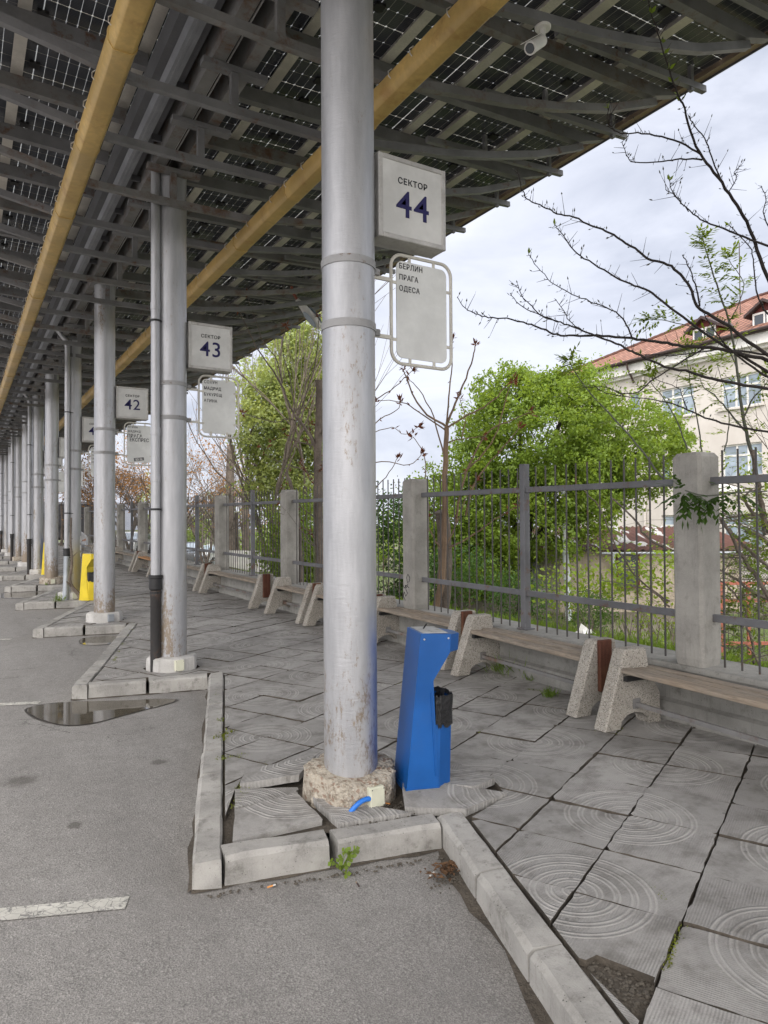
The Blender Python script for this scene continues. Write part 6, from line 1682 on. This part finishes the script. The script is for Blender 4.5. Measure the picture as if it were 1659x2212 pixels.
def yard():
    # low shed with rusty corrugated roof
    g = -1.15; ax = Vector((.857, -.515, 0)); ay = Vector((.515, .857, 0)); o = Vector((15.9, 16.0, g)); rz = math.atan2(-.515, .857)
    t = thing('shed', 'low rendered shed with a rusty corrugated roof behind the fence', 'shed', o, rz)
    b = MB(); b.box((0, 0, -.3), (5.6, 3.2, 1.82)); b.box((-.0, -.06, -.3), (5.6, -.003, .18)); b.box((2.86, -.05, -.3), (5.6, -.003, 1.82)); b.build('wall', SHEDW, t)
    b = MB(); n = 150; vs = []
    for i in range(n+1):
        x = -.3+6.4*i/n; z = .035*math.cos(i*math.pi/2.5)
        vs += [(x, -.35, 1.86+z+.02*x*0), (x, 3.6, 2.55+z)]
    b.add(vs, [(2*i, 2*i+2, 2*i+3, 2*i+1) for i in range(n)]); b.build('roof', RUST, t, smooth=True)
    b = MB(); b.tube([(1.2, -.38, 1.77), (5.8, -.38, 1.77)], .035, 8); b.build('gutter', GALV, t)
    b = MB(); b.tube([(1.55, -.36, 1.74), (1.55, -.36, 1.5), (1.66, -.2, 1.3), (1.66, -.1, 1.15)], .06, 10); b.build('downpipe', GALV, t)
    t2 = thing('notice_board', 'dark notice board with gold lettering rows on the shed wall', 'sign', o+ax*1.78-ay*.09+Vector((0, 0, .72)), rz)
    b = MB(); b.box((0, -.02, 0), (.62, .0, 1.05)); b.build('panel', pm('notice_panel', (.045,.05,.055), .4), t2)
    b = MB()
    for lo, hi in (((-.04, 0), (0, 1.08)), ((.62, 0), (.66, 1.08)), ((-.04, 1.05), (.66, 1.09)), ((-.04, -.04), (.66, 0))): b.box((lo[0], -.05, lo[1]), (hi[0], .0, hi[1]))
    b.build('frame', REDB, t2)
    b = MB(); r = random.Random(2)
    for row in range(4):
        x = .08
        while x < .5: w = r.uniform(.03, .07); b.box((x, -.026, .72-row*.085), (min(x+w, .55), -.0205, .72-row*.085+.042)); x += w+.018
    b.prism([(.2, .95), (.42, .95), (.31, .83)], -.026, -.0205); b.build('inscription', pm('dull_gold', (.28,.25,.1), .5), t2)
    # older dark wing of the shed on the left with a grey shutter
    o2 = o-ax*3.6-ay*.3; t = thing('old_wing', 'dark stone-based outbuilding with grey shutter under the green tree', 'building', o2, rz)
    b = MB(); b.box((0, 0, -.3), (3.55, 3, 1.9)); b.build('wall', m_concrete('old_stone', (.16,.145,.12), dark=(.05,.045,.04)), t)
    b = MB(); b.box((.5, -.05, .75), (2.9, -.003, 1.75)); b.build('shutter', GUTD, t); b = MB(); b.box((.3, -.16, .6), (3.1, -.053, .68)); b.build('sill', WALLC, t)
    b = MB(); b.box((-.2, -.3, 1.9), (3.6, 3.2, 2.0)); b.build('roof', RUST, t)
    # pole
    o = (14.65, 14.5, -1.2); t = thing('yard_pole', 'leaning pole with peeling pale blue paint in front of the shed', 'pole', o)
    b = MB(); b.tube([(.1, 0, -.2), (.06, 0, 1.2), (.0, 0, 2.0)], .09, 12); b.tube([(0, 0, 2.0), (-.04, 0, 3.65)], .065, 12); b.lathe([(.1, 1.15), (.1, 1.25)], (.058, 0, 0), 12); b.build('shaft', m_steel('peeling_pole_paint', (.44,.48,.50), 1.4, scale=3.), t, smooth=True)
    # red gate
    o = Vector((12.9, 8.61, tz(12.9, 8.6))); t = thing('red_gate', 'rusty red metal gate with black inner bars beyond the fence', 'gate', o, rz)
    H = .35-o.z; b = MB()
    for x in (0, .55, 1.1, 1.65, 2.2): b.box((x-.03, -.03, -.2), (x+.03, .03, H))
    for z in (H-.06, H-.4, .25): b.box((-.03, -.035, z), (2.2, .035, z+.06))
    b.build('frame', REDG, t); b = MB()
    for k in range(22): b.tube([(.05+k*.1, 0, .1), (.05+k*.1, 0, H)], .009, 5)
    b.build('bars', BARS, t)
    b = MB()
    for k in range(40): b.bar((k*.055, .04, H), (k*.055+.4, .04, H+.55), .006, .006); b.bar((k*.055+.4, .045, H), (k*.055, .045, H+.55), .006, .006)
    b.build('mesh_panel', BARS, t)
    # white board lying against the bushes
    o = (9.126, 27.2, tz(9.1, 27.2)); t = thing('white_board', 'large white panel with a dark round hole, standing in the weeds', 'panel', o, rz)
    zt = .56-o[2]; b = MB()
    poly = [(-.08, .22), (-.1, zt), (1.3, zt-.02), (1.32, .34), (1.78, .32), (1.78, .02), (1.3, -.04), (1.0, -.02), (.7, .0), (.4, .12)]
    b.prism(poly[::-1], -.03, .03); b.build('sheet', WHITE, t)
    b = MB(); b.tube([(.48, -.045, zt-.2), (.48, -.02, zt-.2)], .055, 14); b.build('hole_cap', REDB, t)
    # edging stones and litter
    b = MB(); r = random.Random(4)
    for k in range(9):
        x, y = 5.55+.02*k, 2.4+k*.62; M = Matrix.Translation((x, y, tz(x, y)+.03)) @ Matrix.Rotation(r.uniform(-.08, .08), 4, 'Z'); b.cbox((-.06, -.28, -.08), (.06, .28, .05), .012, M=M)
    o = b.build('path_edging', KERB); o['kind'] = 'structure'
    b = MB(); vs = []; m = 9
    for i in range(m):
        for j in range(m): vs.append((i*.035+r.gauss(0,.012), j*.03+r.gauss(0,.012), .05+abs(r.gauss(0,.05))*(1-abs(i-4)/5)))
    b.add(vs, [(i*m+j, (i+1)*m+j, (i+1)*m+j+1, i*m+j+1) for i in range(m-1) for j in range(m-1)]); o = b.build('plastic_bag', WHITE, smooth=False); o.location = (7.6, 7.2, tz(7.6, 7.2)); tag(o, 'crumpled white plastic bag lying in the grass behind the fence', 'litter')
    # pale parasol beyond the shed
    t = thing('parasol', 'small white parasol top by the building, right of the smooth pillar', 'umbrella', (25.2, 17.2, tz(25, 17)))
    b = MB(); zc = 4.4; b.lathe([(1.2, zc-.5), (1.15, zc-.35), (.05, zc)], n=8, cap=False); b.build('canopy', WHITE, t); b = MB(); b.tube([(0, 0, 0), (0, 0, zc)], .04, 8); b.build('pole', GALV, t)

def car(loc, rz, paint, lab, tall=1.0):
    t = thing('parked_car', lab, 'car', loc, rz, 'cars parked beyond the fence')
    k = tall
    prof = [(-2.0, .35), (-2.02, .62*k), (-1.9, .86*k), (-1.1, .93*k), (-.45, 1.40*k), (.2, 1.47*k), (1.2, 1.42*k), (1.75, .98*k), (1.98, .9*k), (2.02, .4), (1.9, .26), (-1.85, .26)]
    n = len(prof); vs = []; ws = [(-.80, .97), (-.86, 1), (.86, 1), (.80, .97)]
    for y, s in ws:
        for x, z in prof:
            tp = .14 if z > 1.0*k else 0; vs.append((x*s, y*(1-tp*1.2), z if z < .9 else z))
    fs = [tuple(range(n))[::-1], tuple(range(3*n, 4*n))]+[(i*n+a, i*n+(a+1) % n, (i+1)*n+(a+1) % n, (i+1)*n+a) for i in range(3) for a in range(n)]
    b = MB(); b.add(vs, fs); b.build('body', paint, t, smooth=True)
    b = MB()
    for s in (-1, 1): b.add([(-.98, s*.855, .97*k), (-.42, s*.75, 1.35*k), (.15, s*.75, 1.39*k), (.15, s*.86, .97*k)], [(0,1,2,3)]); b.add([(.22, s*.86, .97*k), (.22, s*.75, 1.39*k), (1.1, s*.75, 1.35*k), (1.5, s*.85, 1.0*k)], [(0,1,2,3)])
    b.build('side_window', GLASSD, t)
    b = MB(); b.add([(-1.09, -.68, .97*k), (-.5, -.62, 1.37*k), (-.5, .62, 1.37*k), (-1.09, .68, .97*k)], [(0,1,2,3)]); b.v = [(x-.02, y, z+.02) for x, y, z in b.v]; b.build('windscreen', GLASS, t)
    for x in (-1.3, 1.28):
        for s in (-1, 1):
            b = MB(); b.tube([(x, s*.70, .31), (x, s*.875, .31)], .31, 20); w = b.build('wheel', RUBBER, t); b = MB(); b.tube([(x, s*.875, .31), (x, s*.885, .31)], .19, 14); b.build('rim', GALV, w)
    for s in (-1, 1):
        b = MB(); b.cbox((-2.03, s*.55-.2, .62*k), (-1.93, s*.55+.2, .78*k), .03); b.build('headlight', GLASS, t)
        b = MB(); b.cbox((1.9, s*.66-.12, .7*k), (2.03, s*.66+.12, .92*k), .03); b.build('tail_light', REDW, t)
def vehicles():
    car((15.6, 49, tz(15.6, 49)), R(35), CARW, 'white hatchback parked beyond the fence, behind the second fence post')
    car((12.7, 46.4, tz(12.7, 46)), R(80), CARD, 'dark car parked beyond the fence, left of the white hatchback', 1.1)
    car((9.6, 47.5, tz(9.6, 47.5)), R(60), CARW, 'white car glimpsed between the far concrete pillars')
    # dark coach parked across the far end
    t = thing('coach', 'black coach with pale stripes at the far end of the platform', 'bus', (4.2, 46.6, gz(2, 46)-.1), math.atan2(-.515, .857))
    b = MB(); b.cbox((-4.5, -1.2, .35), (3.6, 1.2, 2.55), .12); b.build('body', pm('black_coach_paint', (.02,.02,.024), .3), t)
    b = MB()
    for x0, dz in ((-4.3, 0), (-3.4, .0), (-1.6, .1)):
        b.add([(x0, -1.203, 1.95+dz), (x0+1.7, -1.203, 1.55+dz), (x0+1.7, -1.203, 1.38+dz), (x0, -1.203, 1.78+dz)], [(3,2,1,0)])
    b.build('white_stripe', WHITE, t)
    b = MB()
    for x0 in (-4.3, -1.6): b.add([(x0, -1.203, 1.62), (x0+1.7, -1.203, 1.22), (x0+1.7, -1.203, 1.02), (x0, -1.203, 1.42)], [(3,2,1,0)])
    b.build('pink_stripe', PINK, t)
    b = MB(); ring = [(2.62+.22*math.cos(a), -1.204, 1.55+.22*math.sin(a)) for a in np.linspace(R(50), R(310), 20)]
    b.tube(ring, .045, 6); b.build('emblem', PINK, t)
    b = MB(); b.box((-4.2, -1.206, 1.98), (1.2, -1.2005, 2.4)); b.build('side_window', GLASSD, t)
    for x in (-3.3, 2.4):
        b = MB(); b.tube([(x, -1.0, .45), (x, -1.22, .45)], .45, 20); w = b.build('wheel', RUBBER, t); b = MB(); b.tube([(x, -1.22, .45), (x, -1.24, .45)], .24, 14); b.build('rim', GALV, w)
    t = thing('blue_barrel', 'blue plastic barrel bin standing at the far left by a drain pipe', 'bin', (1.12, 33.5, gz(1, 33.5)-.13))
    b = MB(); b.lathe([(.28, 0), (.3, .03), (.3, .3), (.315, .32), (.3, .34), (.3, .62), (.315, .64), (.3, .66), (.3, .9), (.27, .93)], n=20); b.build('drum', BLUE, t, smooth=True)
    b = MB(); b.lathe([(.3, .93), (.31, .94), (.31, .97), (.05, .99)], n=20); b.build('lid', BLUE, t, smooth=True)

# ------------------------------------------------------------------ person on a far bench
def skin(name, nodes, edges, mat, parent, sub=2):
    me = bpy.data.meshes.new(name); me.from_pydata([n[0] for n in nodes], edges, [])
    o = bpy.data.objects.new(name, me); col.objects.link(o)
    md = o.modifiers.new('skin', 'SKIN'); md.use_smooth_shade = True
    for i, n in enumerate(nodes): me.skin_vertices[0].data[i].radius = n[1] if isinstance(n[1], tuple) else (n[1], n[1])
    me.skin_vertices[0].data[0].use_root = True
    s = o.modifiers.new('sub', 'SUBSURF'); s.levels = sub; s.render_levels = sub
    dg = bpy.context.evaluated_depsgraph_get(); dg.update()
    m2 = bpy.data.meshes.new_from_object(o.evaluated_get(dg)); bpy.data.objects.remove(o)
    m2.name = name; m2.materials.clear(); m2.materials.append(mat)
    m2.polygons.foreach_set('use_smooth', [True]*len(m2.polygons))
    r = bpy.data.objects.new(name, m2); col.objects.link(r); r.parent = parent; return r
def person():
    # sits on the bench, leaning forward over the knees; local -x is the way they face
    t = thing('person', 'seated person in a white hoodie leaning forward on a far bench', 'person', (4.28, 29.75, gz(4.28, 29.75)))
    S = .42
    N = [((.02,0,S+.10), .13), ((-.08,0,S+.28), .135), ((-.22,0,S+.45), .15), ((-.30,0,S+.55), .075), ((-.36,0,S+.60), .055), ((-.43,0,S+.66), .085), ((-.47,0,S+.72), .095), ((-.46,0,S+.79), .07), ((-.55,0,S+.66), .04)]
    E = [(0,1),(1,2),(2,3),(3,4),(4,5),(5,6),(6,7),(5,8)]
    def add(p, r, par): N.append((p, r)); E.append((par, len(N)-1)); return len(N)-1
    for s in (1, -1):
        a = add((-.24, s*.19, S+.46), .065, 2); a = add((-.40, s*.23, S+.26), .048, a); a = add((-.60, s*.10, S+.19), .033, a); h = add((-.66, s*.06, S+.17), .036, a); h = add((-.70, s*.05, S+.155), .036, h)
        for q, (dx, dy, dz) in enumerate(((-.05, .02, .0), (-.06, .006, -.012), (-.055, -.008, -.016), (-.04, -.022, -.016))):
            f = add((-.71+dx*.5, s*(.05+dy), S+.15+dz), .0095, h); f = add((-.71+dx, s*(.05+dy*.9), S+.125+dz), .008, f)
        th = add((-.66, s*.02, S+.18), .011, h-0); th = add((-.70, s*.012, S+.175), .009, th)
        l = add((-.05, s*.11, S+.05), .095, 0); l = add((-.46, s*.14, S+.06), .07, l); l = add((-.44, s*.14, .10), .045, l); l = add((-.47, s*.14, .045), .042, l); l = add((-.62, s*.15, .03), .035, l)
    skin('body', N, E, SKIN, t, 2)
    hN = [((.03,0,S+.08), .155), ((-.08,0,S+.28), .165), ((-.22,0,S+.45), .175), ((-.29,0,S+.55), .11), ((-.24,0,S+.60), .10)]; hE = [(0,1),(1,2),(2,3),(3,4)]
    for s in (1, -1):
        b = len(hN); hN += [((-.24, s*.2, S+.46), .09), ((-.40, s*.24, S+.26), .072), ((-.58, s*.12, S+.195), .052)]; hE += [(2,b),(b,b+1),(b+1,b+2)]
    skin('hoodie', hN, hE, HOOD, t, 2)
    pN = [((.02,0,S+.06), .14)]; pE = []
    for s in (1, -1):
        b = len(pN); pN += [((-.05, s*.11, S+.055), .11), ((-.46, s*.14, S+.06), .085), ((-.44, s*.14, .12), .062)]; pE += [(0,b),(b,b+1),(b+1,b+2)]
    skin('trousers', pN, pE, DENIM, t, 2)
    skin('hair', [((-.44,0,S+.735), .1), ((-.43,0,S+.80), .075), ((-.39,0,S+.70), .08)], [(0,1),(0,2)], HAIR, t, 2)
    for s in (1, -1):
        b = MB(); b.cbox((-.70, s*.145-.05, .0), (-.42, s*.145+.05, .085), .03); b.build('shoe', WHITE, t)
        b = MB(); b.lathe([(.012, -.006), (.016, 0), (.012, .006)], (-.555, s*.035, S+.70), 8); b.build('eye', BLACK, t)
        b = MB(); b.cbox((-.45, s*.095-.01, S+.66), (-.42, s*.095+.01, S+.72), .006); b.build('ear', SKIN, t)
    b = MB(); b.cbox((-.565, -.022, S+.625), (-.54, .022, S+.633), .003); b.build('mouth', REDW, t)

def litter():
    for x, y, a, cols, lab in ((1.216, 3.03, .1, (YELF, WHITE), 'orange-tipped cigarette butt at the foot of the left kerb stone'), (1.893, 2.74, .5, (WHITE, WHITE), 'white cigarette end at the foot of the kerb near the inner corner'),
                               (1.556, 2.84, 1.4, (BROWN, TAN), 'dark burnt cigarette end below the kerb joint'), (1.99, 3.30, 2.2, (YELF, WHITE), 'orange cigarette butt on the gravel beside the junction box')):
        z = -.122 if y < 3.1 else .0
        t = thing('cigarette_butt', lab, 'litter', (x, y, z+.004), a)
        b = MB(); b.tube([(-.018, 0, 0), (.008, 0, 0)], .004, 8); b.build('filter', cols[0], t); b = MB(); b.tube([(.0085, 0, 0), (.022, 0, 0)], .0038, 8); b.build('paper', cols[1], t)
    b = MB(); r = random.Random(9)
    for _ in range(260):
        x, y = r.uniform(1.83, 2.0), r.uniform(1.55, 1.79); s = r.uniform(.003, .008)*r.choice((.7, 1, 1.3)); b.lathe([(s*.5, 0), (s, s*.5), (s*.6, s*1.1)], (x, y, gz(x, y)-.024), 5)
    for _ in range(420):
        k = r.random()
        if k < .55: x, y = r.gauss(1.98, .11), r.gauss(3.24, .06); z = -.012
        elif k < .8: x, y = r.gauss(1.98, .07), r.gauss(2.72, .04); z = -.125
        else: u = r.random(); x, y = .95+u*1.1, 3.15-.24*u-abs(r.gauss(0,.015)); z = -.125
        s = r.uniform(.003, .009)
        if k >= .55: y -= .03
        b.lathe([(s*.4, 0), (s, s*.5), (s*.6, s*1.1)], (x, y, z+gz(x, y)), 5)
    b.build('grit_pebbles', pm('pebble', (.105,.092,.075), .9, var=.5, ns=60), kind='stuff')
    b = MB()
    for _ in range(70):
        x, y = r.gauss(1.99, .06), r.gauss(2.735, .03); a = r.uniform(0, 6.28); s = r.uniform(.012, .025); z = -.118+r.uniform(0, .01)
        b.add([(x-s*math.cos(a), y-s*math.sin(a), z), (x+s*.4*math.sin(a), y-s*.4*math.cos(a), z+.008), (x+s*math.cos(a), y+s*math.sin(a), z+.002), (x-s*.4*math.sin(a), y+s*.4*math.cos(a), z+.006)], [(0,1,2,3)])
    b.build('dry_leaves', pm('dry_leaf', (.13,.07,.035), .9, var=.5, ns=50), kind='stuff')
YELF = pm('orange_filter', (.62,.27,.08), .7)

ground(); pavement(); loose_slabs(); kerbs(); markings()
columns(); canopy(); signs(); fittings(); bins(); walls(); benches()
building(); yard(); vehicles(); person(); litter(); vegetation()
